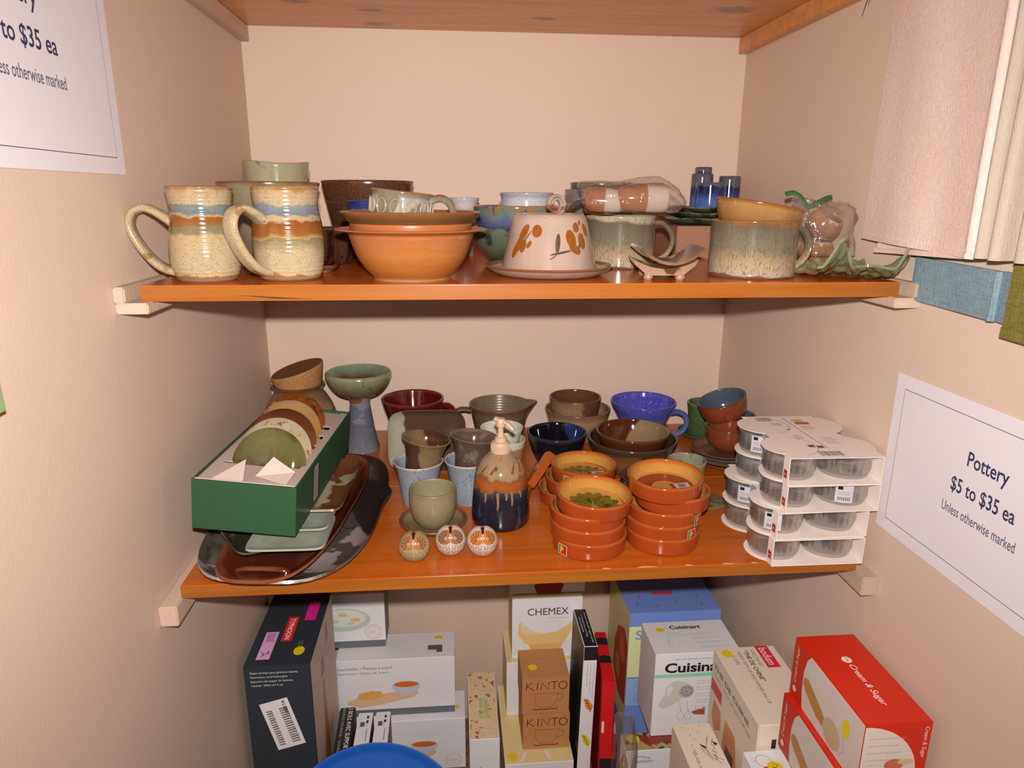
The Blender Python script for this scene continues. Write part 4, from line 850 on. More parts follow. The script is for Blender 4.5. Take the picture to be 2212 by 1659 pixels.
for k, (lab, stp, blt) in enumerate(specs):
    m = glaze('gift_dish_glaze_%d' % k, [(a-.05, b) for a, b in stp], .006, 25, None, .07, blotch=blt, var=.2)
    # disc standing on edge: object Z runs up the disc
    me = lathe([(0, -.004), (.03, -.0025), (.044, .0015), (.049, .0055), (.0485, .0075), (.043, .0035), (.029, -.0005), (0, -.002)], 56, None, lambda x, y, z: (x, z, y))
    me.flip_normals()
    o = link('glazed_dish', me, m, None, smooth=60)
    lx = -.004*k+.006
    o.matrix_world = GMX @ Matrix.Translation((lx, PY[k]+.004, .0635)) @ Matrix.Rotation(math.radians(-24), 4, 'X')
    tag(o, lab, 'dish', 'glazed dishes in the gift box')
    if k == 0:
        F0 = Face(o, (.0, -.0035, -.022), (1, 0, 0), (0, 0, 1))
        s_ = F0.ell('sticker', .003, -.006, .0036, .0052, ink(225, 225, 225, 1.5), 2); F0.ell('sticker_mark', .003, -.006, .0022, .0032, ink(60, 90, 150, 1.5), 3, s_)

# ------------------------------------------------------------ shelf 2: terracotta dishes
ter = glaze('terracotta_glaze', [(0, c(188, 76, 30, 1.75)), (.019, c(194, 82, 32, 1.75)), (.0235, c(205, 98, 40, 1.75))], .001, 30, None, .1, var=.06)
teri = glaze('amber_dish_inside', [(0, c(225, 165, 85, 1.6)), (.018, c(228, 160, 75, 1.6)), (.0235, c(205, 105, 40, 1.6))], .001, 30, None, .1, var=.06)
TP = [(47.5, 0), (50, 2.5), (50.6, 8), (51.2, 16), (52, 23)]
leafg = glaze('green_painted_leaf', [(0, c(120, 112, 30, 1.5)), (.01, c(125, 115, 32, 1.5))], .003, 90, None, .12, blotch=[(c(85, 82, 25, 1.5), 60, .52, .1)])
redw = plain('red_painted_ring', c(165, 55, 30, 1.5), .12, .5, .15, 60); yel = plain('yellow_painted_disc', c(215, 155, 75, 1.5), .12, .5, .08, 60)
tag_r = ink(185, 35, 55, 1.5); tag_w = ink(228, 205, 205, 1.6); tag_g = ink(60, 150, 60, 1.5); tag_y = ink(235, 210, 40, 1.5); tag_k = ink(90, 85, 90, 1.5)
rd = ink(205, 40, 30, 1.5)
tp_mesh = vessel(mm(TP), .0045, .005, 56)
def tapas(label, x, y, z, deco=None, label_az=None, tilt=(0, 0), group='terracotta tapas dishes'):
    o = link('tapas_dish', tp_mesh, [ter, teri], None, S2(x, y, z), (tilt[0], tilt[1], random.random()*.2), smooth=50); tag(o, label, 'dish', group)
    o.rotation_euler.z = 0
    F = Face(o, (0, 0, .0052), (1, 0, 0), (0, 1, 0))
    if deco == 'leaf':
        lf = []
        for k in range(9):
            a = PI*(.05+.115*k); lf.append((a, .034 if k not in (4,) else .036))
        for k, (a, L_) in enumerate(lf):
            cx, cy = cos(a)*.023, -.016+sin(a)*.027*1.1
            F.poly('painted_leaf', [(cx+.019*cos(t)*cos(a)-.0082*sin(t)*sin(a), cy+.019*cos(t)*sin(a)+.0082*sin(t)*cos(a)) for t in [2*PI*i/18 for i in range(18)]], leafg, 2+k*.3)
        F.line('painted_stem', [(0, -.034), (.003, -.02), (-.002, -.008), (0, .004)], .0012, yel, 6, sub=5)
        for a in (.5, 1.0, 1.6, 2.2, 2.7): F.line('painted_vein', [(0, -.014), (cos(a)*.018, -.012+sin(a)*.018), (cos(a)*.032, -.012+sin(a)*.03)], .0006, yel, 6.5, sub=3)
    elif deco == 'ring':
        F.ell('painted_ring', 0, 0, .040, .040, redw, 2, n=40); F.ell('painted_disc', 0, -.004, .019, .019, yel, 3, n=32)
    if deco:
        if label.startswith('front'):
            s_ = F.poly('price_tag', [(-.036, -.022), (-.022, -.026), (-.019, -.014), (-.032, -.010)], tag_r, 8)
            F.line('tag_stripe', [(-.031, -.022), (-.026, -.015)], .002, tag_w, 9, s_)
        else:
            s_ = F.poly('price_tag', [(.008, -.014), (.034, -.010), (.033, .004), (.006, .001)], tag_w, 8)
            F.poly('tag_red', [(.008, -.014), (.0135, -.013), (.0115, .0015), (.006, .001)], tag_r, 9, s_)
            F.barcode(.018, -.010, .010, .010, tag_k, 9, s_, 9)
    if label_az is not None:
        a = math.radians(label_az); u_ = Vector((0, 0, 1)); rr = Vector((-sin(a), cos(a), 0))
        q = Face(o, Vector((cos(a)*.0513, sin(a)*.0513, .003))-rr*.008, rr, u_)
        s_ = q.rect('maker_sticker', 0, 0, .0165, .0150, tag_w, 1)
        q.rect('sticker_green', .001, .001, .0050, .013, tag_g, 2.2, s_); q.rect('sticker_red', .006, .001, .0095, .013, rd, 2.2, s_)
        q.text('P', .0045, .0028, .0058, .0095, tag_y, 3.4, s_, bold=.03)
    return o
# front-left stack
tapas('lowest terracotta dish of the front left tapas stack, sticker facing left', .086, -.514, 0, None, 216)
tapas('second terracotta dish from the bottom of the front left tapas stack', .0835, -.513, .0185)
tapas('third terracotta dish from the bottom of the front left tapas stack', .083, -.512, .037)
tapas('front left tapas stack, top dish with green painted leaves', .090, -.513, .0565, 'leaf', None, (math.radians(3), math.radians(2)))
# right stack
tapas('lowest terracotta dish of the right tapas stack', .191, -.508, 0)
tapas('second terracotta dish from the bottom of the right tapas stack, sticker facing right', .190, -.507, .0183, None, 303)
tapas('third terracotta dish from the bottom of the right tapas stack, sticker facing right', .1925, -.506, .0366, None, 312)
tapas('terracotta dish second from the top of the right tapas stack, red ring inside', .2035, -.503, .0552, 'ring')
tapas('top terracotta dish of the right tapas stack with red painted ring', .1915, -.506, .076, 'ring', None, (math.radians(2), math.radians(-1)))
# back stack
tapas('lowest terracotta dish of the back tapas stack, pushed out to the left', .086, -.362, 0)
tapas('middle terracotta dish of the back tapas stack', .097, -.362, .0185)
tapas('top terracotta dish of the back tapas stack with faded green leaves', .106, -.360, .037, 'leaf', 232)
# small pan with handle
r = empty('terracotta_pan', S2(-.008, -.362), 'small terracotta pan whose straight handle sticks out behind the soap dispenser', 'pan')
link('pan', vessel(mm([(24, 0), (28, 3), (30, 14), (31, 26)]), .004, .005, 40), [ter, teri], r)
link('handle', tube([(.026, -.005, .026), (.045, .016, .043), (.066, .040, .062)], .0105, .007, (.75, -.6, 0), 3, 4), ter, r, smooth=30)
# bowls
nv = glaze('navy_black_gloss', [(0, c(20, 17, 24, E2b)), (.05, c(22, 19, 30, E2b)), (.057, c(48, 42, 48, E2b))], .002, 30, None, .06)
nvi = glaze('navy_inside', [(0, c(16, 13, 18, E2b)), (.06, c(18, 15, 22, E2b))], .004, 30, None, .06, side=((.95, .25, 0), .033, c(25, 48, 98, E2b)))
pot('navy_bowl', 'glossy navy black bowl in front of the batter bowl', 'bowl', S2(.087, -.2), mm([(32, 0), (38, 6), (46, 26), (54, 57)]), nv, .004, .006, nvi)
bb = glaze('brown_cream_big_bowl', [(0, c(110, 60, 32, E2)), (.03, c(150, 100, 62, E2)), (.048, c(130, 85, 52, E2)), (.054, c(75, 55, 38, E2)), (.06, c(85, 62, 42, E2))], .004, 25, None, .13, blotch=[(c(80, 48, 30, E2), 26, .60, .05)])
bbi = glaze('dark_bowl_inside', [(0, c(60, 42, 32, E2)), (.06, c(80, 58, 42, E2))], .002, 25, None, .12)
pot('brown_bowl', 'large brown and tan bowl behind the terracotta stacks', 'bowl', S2(.213, -.25), mm([(36, 0), (44, 4), (60, 22), (72, 45), (76, 53), (78, 61)]), bb, .0045, .006, bbi, n=64)
nb = glaze('red_brown_bowl', [(0, c(78, 42, 28, E2)), (.04, c(90, 48, 30, E2)), (.047, c(115, 68, 42, E2))], .001, 30, None, .08)
nbi = glaze('red_brown_inside', [(0, c(95, 45, 25, E2)), (.045, c(92, 42, 24, E2))], .003, 25, None, .08, side=((.8, -.1, -.6), -.012, c(158, 132, 95, E2)))
pot('brown_bowl', 'red brown bowl with tan pour nested in the large brown bowl', 'bowl', S2(.212, -.252, .0285), mm([(32, 0), (42, 5), (54, 20), (61, 36), (63.5, 46)]), nb, .004, .005, nbi, n=64)
sc_ = glaze('brown_grey_cup', [(0, c(115, 92, 66, E2b)), (.040, c(138, 112, 82, E2b)), (.055, c(125, 100, 74, E2b)), (.06, c(85, 60, 44, E2b))], .003, 40, (c(95, 72, 52, E2b), 200, .58), .2, side=((.8, -.6, 0), .034, c(88, 56, 36, E2b)))
sci = glaze('brown_cup_inside', [(0, c(50, 32, 24, E2b)), (.05, c(95, 65, 45, E2b)), (.06, c(75, 52, 38, E2b))], .004, 40, None, .12)
pot('stoneware_bowl', 'tan stoneware bowl under the brown cup at the back wall', 'bowl', S2(.146, -.080), mm([(40, 0), (48, 8), (57, 34), (61, 50), (64.5, 64)]), glaze('tan_bowl', [(0, c(120, 90, 60, E2b)), (.05, c(150, 118, 82, E2b)), (.064, c(110, 80, 58, E2b))], .002, 30, None, .2))
pot('stoneware_cup', 'brown grey cup stacked in the tan bowl at the back wall', 'cup', S2(.140, -.082, .030), mm([(30, 0), (38, 8), (43, 16), (48, 36), (51, 58)]), sc_, .004, .006, sci)
bm_ = glaze('periwinkle_blue', [(0, c(95, 105, 160, E2b)), (.045, c(85, 96, 165, E2b)), (.055, c(68, 74, 168, E2b)), (.077, c(66, 68, 170, E2b))], .003, 60, (c(110, 110, 200, E2b), 120, .64), .1)
bmi = glaze('periwinkle_inside', [(0, c(70, 66, 185, E2b)), (.08, c(66, 62, 185, E2b))], .002, 60, (c(120, 115, 205, E2b), 90, .64), .1)
handled('blue_mug', 'wide periwinkle blue mug against the back wall', 'mug', S2(.277, -.082), [(36, 0), (40, 6), (44, 30), (55, 55), (61, 66), (64.5, 77)], bm_, bmi, -.20, [(54, 55), (68, 57), (82, 50), (87, 34), (80, 18), (66, 10), (50, 14)], .0085, .005)
gr = glaze('leaf_green_mug', [(0, c(62, 82, 42, E2b)), (.06, c(70, 98, 50, E2b)), (.066, c(80, 105, 58, E2b)), (.071, c(120, 135, 85, E2b))], .003, 40, (c(55, 75, 40, E2b), 160, .58), .12)
pot('green_saucer', 'green saucer under the green mug in the right back corner', 'saucer', S2(.404, -.085), mm([(28, 0), (36, 2), (46, 6), (52, 12)]), gr, .0035, .004)
pot('green_mug', 'green mug in the right back corner', 'mug', S2(.404, -.083, .0045), mm([(30, 0), (33, 4), (33.5, 20), (33, 45), (36, 66)]), gr, .004, .006)
sa = glaze('brown_saucer', [(0, c(105, 60, 40, E2b)), (.006, c(110, 78, 60, E2b)), (.009, c(105, 62, 44, E2b))], .001, 40, None, .25)
sb_ = glaze('grey_blue_saucer', [(0, c(110, 62, 42, E2b)), (.005, c(140, 145, 165, E2b)), (.007, c(150, 155, 175, E2b)), (.009, c(110, 65, 50, E2b))], .0006, 40, None, .2)
for k, (mat_, lab) in enumerate(((sa, 'lowest brown saucer under the red brown cups'), (sb_, 'grey blue edged saucer, second from the bottom under the red brown cups'), (sb_, 'grey blue edged saucer, second from the top under the red brown cups'), (sa, 'top brown saucer directly under the red brown cups'))):
    pot('stacked_saucer', lab, 'saucer', S2(.3915-.002*k, -.228-.003*(k % 2), .0068*k), mm([(28, 0), (38, 1), (50, 5.5), (57, 9.5)]), mat_, .003, .003, group='saucers under the red brown cups')
rc = glaze('red_brown_cup', [(0, c(135, 64, 38, 1.25)), (.042, c(142, 68, 40, 1.25)), (.046, c(105, 62, 44, 1.25))], .003, 40, None, .15, blotch=[(c(105, 48, 28, E2b), 40, .62)])
rci = glaze('steel_blue_inside', [(0, c(62, 72, 90, E2b)), (.05, c(75, 85, 100, E2b))], .003, 50, None, .15)
cp = [(20, 0), (28, 5), (37, 16), (41, 30), (42.5, 45)]
pot('red_brown_cup', 'lowest red brown cup of the stack on the saucers', 'cup', S2(.395, -.230, .0265), mm(cp), rc, .0035, .005, rci, group='red brown cups')
pot('red_brown_cup', 'middle red brown cup of the stack on the saucers', 'cup', S2(.396, -.230, .048), mm(cp), rc, .0035, .005, rci, group='red brown cups')
r = empty('red_brown_cup', S2(.389, -.232, .0815), 'top red brown cup tilted with blue inside showing', 'cup', 'red brown cups', rot=(math.radians(1), math.radians(-19), 0))
link('body', vessel(mm(cp), .0035, .005, 48), [rc, rci], r, smooth=50)
link('lug', lathe([(0, 0), (.006, .001), (.0085, .004), (.007, .009), (0, .011)], 16), rc, r, (-.008, -.037, .026), (PI/2, 0, 0))
pc = glaze('pale_celadon_cup', [(0, c(150, 142, 105, E2)), (.04, c(165, 160, 125, E2)), (.048, c(175, 160, 115, E2))], .002, 40, None, .15)
pot('small_cup', 'small pale celadon cup behind the right tapas stack', 'cup', S2(.285, -.328), mm([(24, 0), (28, 6), (30.5, 28), (32.5, 48)]), pc, .003, .005, glaze('pale_celadon_in', [(0, c(150, 155, 125, E2)), (.05, c(165, 162, 130, E2))], .003, 40, None, .15, blotch=[(c(105, 110, 85, E2), 40, .55)]))
me = lathe([(0, 0), (.026, 0), (.031, .0025), (.0315, .004), (.030, .0045), (0, .003)], 44)
o = link('coaster', me, glaze('grey_tan_coaster', [(0, c(125, 105, 72, E2)), (.005, c(150, 130, 95, E2))], .0005, 50, None, .25, blotch=[(c(105, 85, 58, E2), 60, .56)], rings=0), None, S2(.2985, -.3925), smooth=40); tag(o, 'small round grey tan coaster between the tapas stack and the glass packs', 'coaster')
dp1 = glaze('dark_plate_brown', [(0, c(85, 72, 68, E2)), (.007, c(72, 55, 46, E2)), (.010, c(95, 75, 62, E2))], .001, 40, None, .15, blotch=[(c(135, 110, 85, E2), 30, .60, .1)])
dp2 = glaze('dark_plate_blue', [(0, c(85, 72, 68, E2)), (.006, c(140, 145, 165, E2)), (.010, c(70, 55, 50, E2))], .001, 40, None, .15)
for k, lab in enumerate(('lowest dark side plate behind the right tapas stack', 'second dark side plate from the bottom behind the right tapas stack', 'third dark side plate from the bottom behind the right tapas stack', 'top dark marbled side plate behind the right tapas stack')):
    pot('side_plate', lab, 'plate', S2(.2125+.0008*k, -.373+.001*(k % 2), .0095*k), mm([(28, 0), (36, 1), (45, 6), (50, 11)]), dp1 if k in (0, 3) else dp2, .003, .003, group='dark side plates')

# ------------------------------------------------------------ shelf 2: glass ramekin packs
card = plain('white_card_sleeve', (.80, .68, .61, 1), .6, .3, .02); cardb = plain('light_blue_card', c(175, 198, 205, 1.5), .6, .3, .02)
glass = film('clear_glass', (.985, .98, .975, 1), .06, .04, .035, (.9, .86, .82, 1), pw=1.6, mu=.75)
HP = .0372
def outline():
    P_ = [(-.058, -.088), (.066, -.088)]
    P_ += [(.066, -.068)]
    for cy in (-.0425, .0425): P_ += [(.0375+.037*cos(math.radians(a)), cy+.037*sin(math.radians(a))) for a in range(-35 if cy < 0 else -70, 75, 10)]
    P_ += [(.055, .084), (-.055, .084)]
    for cy in (.0425, -.0425): P_ += [(-.0375+.037*cos(math.radians(a)), cy+.037*sin(math.radians(a))) for a in range(110, 255 if cy > 0 else 225, 10)]
    P_ += [(-.058, -.073)]
    return P_
pan = prism(outline(), 0, .0008)
def flu(x, y, z):
    a = math.atan2(y, x); r_ = math.hypot(x, y)
    k = 1+(.045*cos(22*a)*min(1, (z-.005)/.006)*min(1, max(0, (.026-z)/.006)) if .005 < z < .026 else 0); return (x*k, y*k, z)
ram = lathe([(0, .0012), (.027, .0012), (.029, 0), (.0305, .0005), (.0318, .004), (.0328, .012), (.0338, .024), (.0345, .027), (.0348, .0325), (.034, .0335), (.0328, .0325), (.0322, .026), (.0308, .012), (.0296, .005), (.024, .0038), (0, .0036)], 88, None, flu)
lab_w = ink(222, 215, 220, 1.5); blk = ink(25, 25, 30, 1.5)
def curved_label(par, az0, az1, z0, z1, R, m, name='label'):
    n_ = 6; V = []; Fc = []
    for i in range(n_+1):
        a = az0+(az1-az0)*i/n_; V += [(R*cos(a), R*sin(a), z0), (R*cos(a), R*sin(a), z1)]
    for i in range(n_): Fc.append((2*i, 2*i+2, 2*i+3, 2*i+1))
    return link(name, mk(V, Fc), m, par, smooth=60)
levels = ['lowest', 'second lowest', 'second highest', 'topmost']
for k in range(4):
    cx = .373 if k < 2 else .3835; cy = -.504 if k != 1 else -.502; z = HP*k+.0006*k; yaw = (-.01, .015, -.01, -.025)[k]
    r = empty('card_sleeve', S2(cx, cy, z), '%s white card sleeve holding four glass ramekins' % levels[k], 'packaging', 'card sleeves of glass ramekins', rot=(0, 0, yaw))
    link('bottom_panel', pan, card, r, smooth=0); tp_ = link('top_panel', pan, card, r, (0, 0, HP-.0008), smooth=0)
    link('front_tab', boxmesh(.0008, .016, HP-.0016), card, r, (-.0576, -.080, .0008), smooth=0)
    link('front_tab', boxmesh(.0008, .030, HP-.0016), card, r, (.0655, -.073, .0008), smooth=0)
    for sx in (-1, 1):
        link('side_pillar', boxmesh(.0008, .026, HP-.0016), cardb, r, (sx*.0515, 0, .0008), (0, 0, 0), smooth=0)
    link('back_panel', boxmesh(.105, .0008, HP-.0016), cardb, r, (0, .0833, .0008), smooth=0)
    Ft = Face(r, (-.0580, -.072, 0), (0, -1, 0), (0, 0, 1))
    q = Ft.rect('brand_label', .003, .008, .009, .011, ink(200, 40, 45, 1.5), 1); Ft.line('brand_mark', [(.005, .013), (.009, .0135)], .002, lab_w, 2, q)
    if k == 3:
        T = Face(r, (0, 0, HP), (1, 0, 0), (0, 1, 0))
        T.line('seam', [(.004, .075), (.006, -.02), (.010, -.055)], .0008, ink(120, 100, 90, 1.5), 1)
        T.rect('red_label', .012, .045, .020, .010, ink(200, 40, 45, 1.4), 1); T.text('bodum', .014, .0475, .015, .0045, lab_w, 2)
        T.ell('yellow_sticker', .020, .062, .009, .006, ink(240, 205, 30, 1.5), 1)
        T.barcode(-.038, .060, .022, .017, ink(165, 140, 135, 1.5), 1); T.rows(-.024, .050, .016, 4, .0032, .0012, ink(170, 150, 145, 1.5), 1)
        T.rows(.012, .036, .022, 5, .0034, .0010, ink(185, 160, 152, 1.5), 1); T.rows(.018, -.012, .022, 7, .0040, .0010, ink(185, 160, 152, 1.5), 1)
        T.barcode(-.012, -.080, .030, .016, ink(140, 120, 112, 1.5), 1)
        for dx in (-.014, -.003): T.rect('pictogram', dx, -.052+(dx+.003)*-.3, .0085, .0085, ink(110, 95, 85, 1.5), 1)
        T.rect('pictogram', -.012, .022, .004, .003, blk, 1); T.rows(-.016, -.004, .012, 3, .006, .0016, ink(150, 130, 125, 1.5), 1)
        for cy_ in (-.0425, .0425): T.line('die_cut', [(-.0375+.0345*cos(math.radians(a)), cy_+.0345*sin(math.radians(a))) for a in range(-78, 80, 8)], .0006, ink(150, 120, 110, 1.5), 1)
    ca, sa_ = cos(yaw), sin(yaw)
    for (gx, gy, nm) in ((-.0375, -.0435, 'front left'), (.0375, -.0435, 'front right'), (-.0375, .0415, 'back left'), (.0375, .0415, 'back right')):
        px_, py_ = cx+gx*ca-gy*sa_, cy+gx*sa_+gy*ca
        o = link('glass_ramekin', ram, glass, None, S2(px_, py_, z+.0012), (0, 0, random.random()), smooth=60)
        tag(o, 'fluted clear glass ramekin, %s in the %s card sleeve' % (nm, levels[k]), 'ramekin', 'fluted glass ramekins')
        a0 = None
        if (k, nm) in ((3, 'back left'), (1, 'front left'), (1, 'back left')): a0 = -PI*.78
        if (k, nm) == (2, 'front right'): a0 = -PI*.72
        if (k, nm) == (3, 'front right'): a0 = -PI*.22
        if a0 is not None:
            a0 -= o.rotation_euler.z
            l_ = curved_label(o, a0, a0+.62, .006, .030, .0352, lab_w)
            curved_label(l_, a0+.08, a0+.25, .024, .0285, .03535, blk, 'label_mark')
            for q in range(7): curved_label(l_, a0+.10+.065*q, a0+.10+.065*q+.03, .009, .014, .03535, ink(90, 88, 92, 1.5), 'barcode_bar')
            for q in range(3): curved_label(l_, a0+.1, a0+.5, .0165+.002*q, .0172+.002*q, .03535, ink(170, 168, 172, 1.5), 'label_line')

# ------------------------------------------------------------ boxes on the floor
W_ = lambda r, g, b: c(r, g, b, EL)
whitec = plain('white_carton', (.85, .82, .83, 1), .5, .35, .02); greyp = ink(150, 150, 155); blackp = ink(28, 28, 32); yst = ink(225, 195, 25); redp = ink(190, 40, 40); whp = ink(205, 200, 200)
kraft = plain('kraft_card', W_(160, 110, 66), .7, .25, .06, 200)
# slate box with bottle
slate = plain('slate_blue_carton', W_(36, 42, 50), .5, .35, .04)
B = Carton('decanter_box', 'tall slate grey box with red label and barcode sticker by the left wall', (-.449, -.341), (-.366, -.152), (ZF, -.65), [slate, plain('pale_side_carton', W_(170, 150, 140), .5, .35, .03)], faces=[0, 0, 0, 1, 0, 0])
T = B.f('topR'); F = B.f('front'); Rf = B.f('right')
s_ = T.rect('brand_label', .078, .046, .072, .018, ink(190, 35, 35), 1); T.text('TYPHOON', .083, .0505, .062, .009, whp, 2, s_, bold=.02)
s_ = T.rect('pink_sticker', .122, .016, .076, .022, ink(205, 150, 190), 1); T.barcode(.126, .020, .025, .014, ink(140, 100, 130), 2, s_); T.line('handwriting', [(.178, .021), (.185, .026), (.190, .022), (.183, .030), (.176, .032), (.186, .034)], .0012, blackp, 2, s_, sub=4)
T.rect('magenta_sticker', .030, .074, .060, .020, ink(235, 40, 150), 1)
T.ell('yellow_sticker', .178, .083, .012, .009, yst, 1); T.rows(.150, .083, .02, 2, .004, .001, ink(110, 110, 112), 1)
for i, tx in enumerate(('Elegant all shape gives generous capacity.', 'Mouth-blown, hand finished glass', 'Ergonomic side stopper for freshness', 'Capacity - 650ml (23 fl oz).')):
    F.text(tx, .010, .424-.0080*i, (.078, .060, .068, .052)[i], .0048, ink(170, 172, 175), 2, name='lettering')
ang = -.22
def rot2(pts, ax, ay, t): return [(ax+(x*cos(t)-y*sin(t)), ay+(x*sin(t)+y*cos(t))) for x, y in pts]
s_ = F.poly('barcode_sticker', rot2([(-.024, -.048), (.024, -.048), (.024, .048), (-.024, .048)], .055, .325, .26), ink(205, 198, 195), 1)
for (ox, wd) in ((-.018, .010), (.004, .014)):
    for q in range(16): F.poly('barcode', rot2([(ox, -.040+.0046*q), (ox+wd, -.040+.0046*q), (ox+wd, -.0375+.0046*q+.0006*(q % 3)), (ox, -.0375+.0046*q)], .055, .325, .26), ink(95, 92, 95), 2, s_)
V, Fc = textmesh('AT18AC', .02); F.put('lettering', rot2([(.014-y*.006-.008+.012, .045-x*.030) for x, y in V], .055, .325, .26), Fc, blackp, 2.5, s_)
bt_ = ink(150, 95, 45); Rf.poly('bottle_picture', [(.06, .02), (.10, .02), (.115, .10), (.108, .22), (.095, .34), (.085, .34), (.072, .22), (.055, .10)], bt_, 1)
Rf.poly('cork_picture', [(.075, .352), (.105, .352), (.10, .385), (.08, .385)], ink(130, 90, 80), 1); Rf.poly('cork_picture', [(.13, .385), (.155, .385), (.15, .42), (.135, .42)], ink(130, 90, 80), 1)
# snack tray boxes
def snack(label, X, Y, Z, kind):
    B = Carton('snack_set_box', label, X, Y, Z, [whitec, plain('charcoal_side', W_(95, 95, 100), .5)], faces=[0, 0, 0, 1, 0, 0], group='white snack set boxes')
    F = B.f('front'); T = B.f('top'); w, h, d = B.w, B.h, B.d
    F.rect('grey_band', .0004, 0, w-.0008, .016, ink(85, 88, 95), 1)
    if kind == 'up':
        F.ell('platter_picture', w-.085, .066, .056, .027, ink(160, 168, 158), 1); F.ell('platter_picture', w-.087, .070, .048, .020, ink(185, 186, 178), 2)
        for (a, b, s1_, m_) in ((-.13, .070, .010, 'c'), (-.105, .064, .012, 'g'), (-.085, .078, .009, 'c'), (-.06, .066, .011, 'c'), (-.115, .082, .008, 'g'), (-.07, .058, .008, 'g')):
            F.ell('food_picture', w+a, b, s1_, s1_*.45, ink(200, 160, 110) if m_ == 'c' else ink(165, 170, 140), 3, n=12)
    else:
        bx = w-.126 if kind == 'mid' else w-.112; by = .052 if kind == 'mid' else .058
        F.poly('board_picture', [(bx+x, by+y) for x, y in ((-.095, -.022), (-.07, -.030), (-.02, -.024), (.04, -.010), (.052, 0), (.045, .010), (-.02, .002), (-.075, -.006), (-.095, -.014))], ink(215, 175, 135), 1)
        if kind == 'mid': F.poly('bread_picture', [(bx-.075, by-.008), (bx-.045, by-.012), (bx-.02, by-.004), (bx-.026, by+.008), (bx-.045, by+.010), (bx-.07, by+.004)], ink(215, 160, 85), 2)
        F.poly('bowl_picture', [(bx+.026+.029*cos(a), by+.020+(.022*sin(a) if sin(a) < 0 else .010*sin(a))) for a in [2*PI*i/28 for i in range(28)]], ink(165, 168, 180), 2)
        F.ell('soup_picture', bx+.026, by+.022, .025, .0068, ink(200, 90, 35), 3); F.ell('herb_picture', bx+.030, by+.0235, .006, .003, ink(110, 120, 50), 4, n=10)
    if kind != 'mid':
        F.line('round_stamp', [(w-.025+.016*cos(2*PI*i/28), .036+.016*sin(2*PI*i/28)) for i in range(28)], .0012, ink(200, 130, 135), 1, closed=True)
        F.line('round_stamp', [(w-.025+.011*cos(2*PI*i/24), .036+.011*sin(2*PI*i/24)) for i in range(24)], .0006, ink(205, 150, 155), 1, closed=True); F.rows(w-.033, .036, .016, 2, .004, .0016, ink(200, 130, 135), 1)
    if kind == 'mid':
        F.text('Snackteller \u2022 Plateau \u00e0 snack', .002, h-.022, .112, .0068, ink(95, 95, 98), 2); F.text('Aperitivos \u2022 Piatto da Snack', .002, h-.034, .104, .0068, ink(95, 95, 98), 2)
        T.rows(.03, d-.012, .14, 9, .0085, .0010, ink(170, 168, 168), 1, rag=.1); p_ = T.rect('photo_print', w-.055, .016, .030, .024, ink(85, 75, 70), 1); T.rect('photo_print', w-.055, .016, .018, .008, ink(190, 185, 180), 2, p_)
        T.ell('yellow_sticker', w-.034, .066, .009, .006, yst, 2)
    if kind == 'low': T.ell('yellow_sticker', w-.020, .034, .009, .006, yst, 2)
snack('lowest white snack set box with soup picture on the floor', (-.325, -.085), (-.160, -.075), (ZF, -.951), 'low')
snack('middle white snack set box with bread and soup picture', (-.345, -.105), (-.140, -.055), (-.9508, -.816), 'mid')
snack('top white box with oval platter picture leaning near the slate box', (-.445, -.247), (-.096, -.02), (-.8158, -.69), 'up')
# three bowls box and two slim white boxes
B = Carton('bowl_set_box', 'slim black box with white lettering beside the slate box', (-.326, -.297), (-.336, -.205), (ZF, -.872), plain('black_carton', W_(30, 28, 30), .4), tilt=(0, 0), yaw=.03)
T = B.f('topR'); T.text('3 BOLS AVEC SUPPORT EN', .004, .0165, .125, .0085, whp, 2, bold=.012); T.text('BOWLS ON RACK \u2022 SCHALEN', .004, .006, .122, .0050, ink(150, 145, 145), 2)
B.f('right').rect('food_picture', .006, .06, .08, .13, ink(105, 75, 60), 1)
for i, lab in enumerate(('slim white box next to the black bowl set box', 'slim white box second from the black bowl set box')):
    x0 = -.2905+.0335*i
    B = Carton('slim_white_box', lab, (x0, x0+.0275), (-.322, -.222), (ZF, -.872), [whitec, plain('dark_red_side', W_(85, 35, 35), .5)], group='slim white boxes', faces=[0, 0, 0, 1, 0, 0])
    T = B.f('topR')
    for q in range(2): T.rect('pictogram', .010+.012*q, .017, .007, .004, blackp, 1)
    T.rect('logo_print', .026, .006, .012, .008, ink(70, 75, 95), 1); T.rows(.026, .018, .014, 2, .003, .0012, greyp, 1); T.line('print_line', [(.044, .020), (.075, .020)], .0012, ink(80, 80, 85), 1)
# blue round tray leaning at the front
blu = plain('blue_plastic', (.012, .115, .50, 1), .45, .35, .05, 120)
o = link('round_tray', lathe([(0, 0), (.155, 0), (.163, .004), (.170, .012), (.1725, .012), (.173, .010), (.167, .000), (.158, -.004), (0, -.004)], 80), blu, None, smooth=50)
n_ = Vector((.02, -.77, .64)).normalized(); top_ = Vector((-.243, -.364, -.816)); dn = Vector((0, -.64, -.77)).normalized()
cen = top_+dn*.172
rx = Vector((1, 0, 0)); uy = n_.cross(rx).normalized(); rx = uy.cross(n_)
Mx = Matrix((rx, uy, n_)).transposed().to_4x4(); Mx.translation = cen; o.matrix_world = Mx
tag(o, 'bright blue round plastic tray leaning in front of the boxes', 'tray')
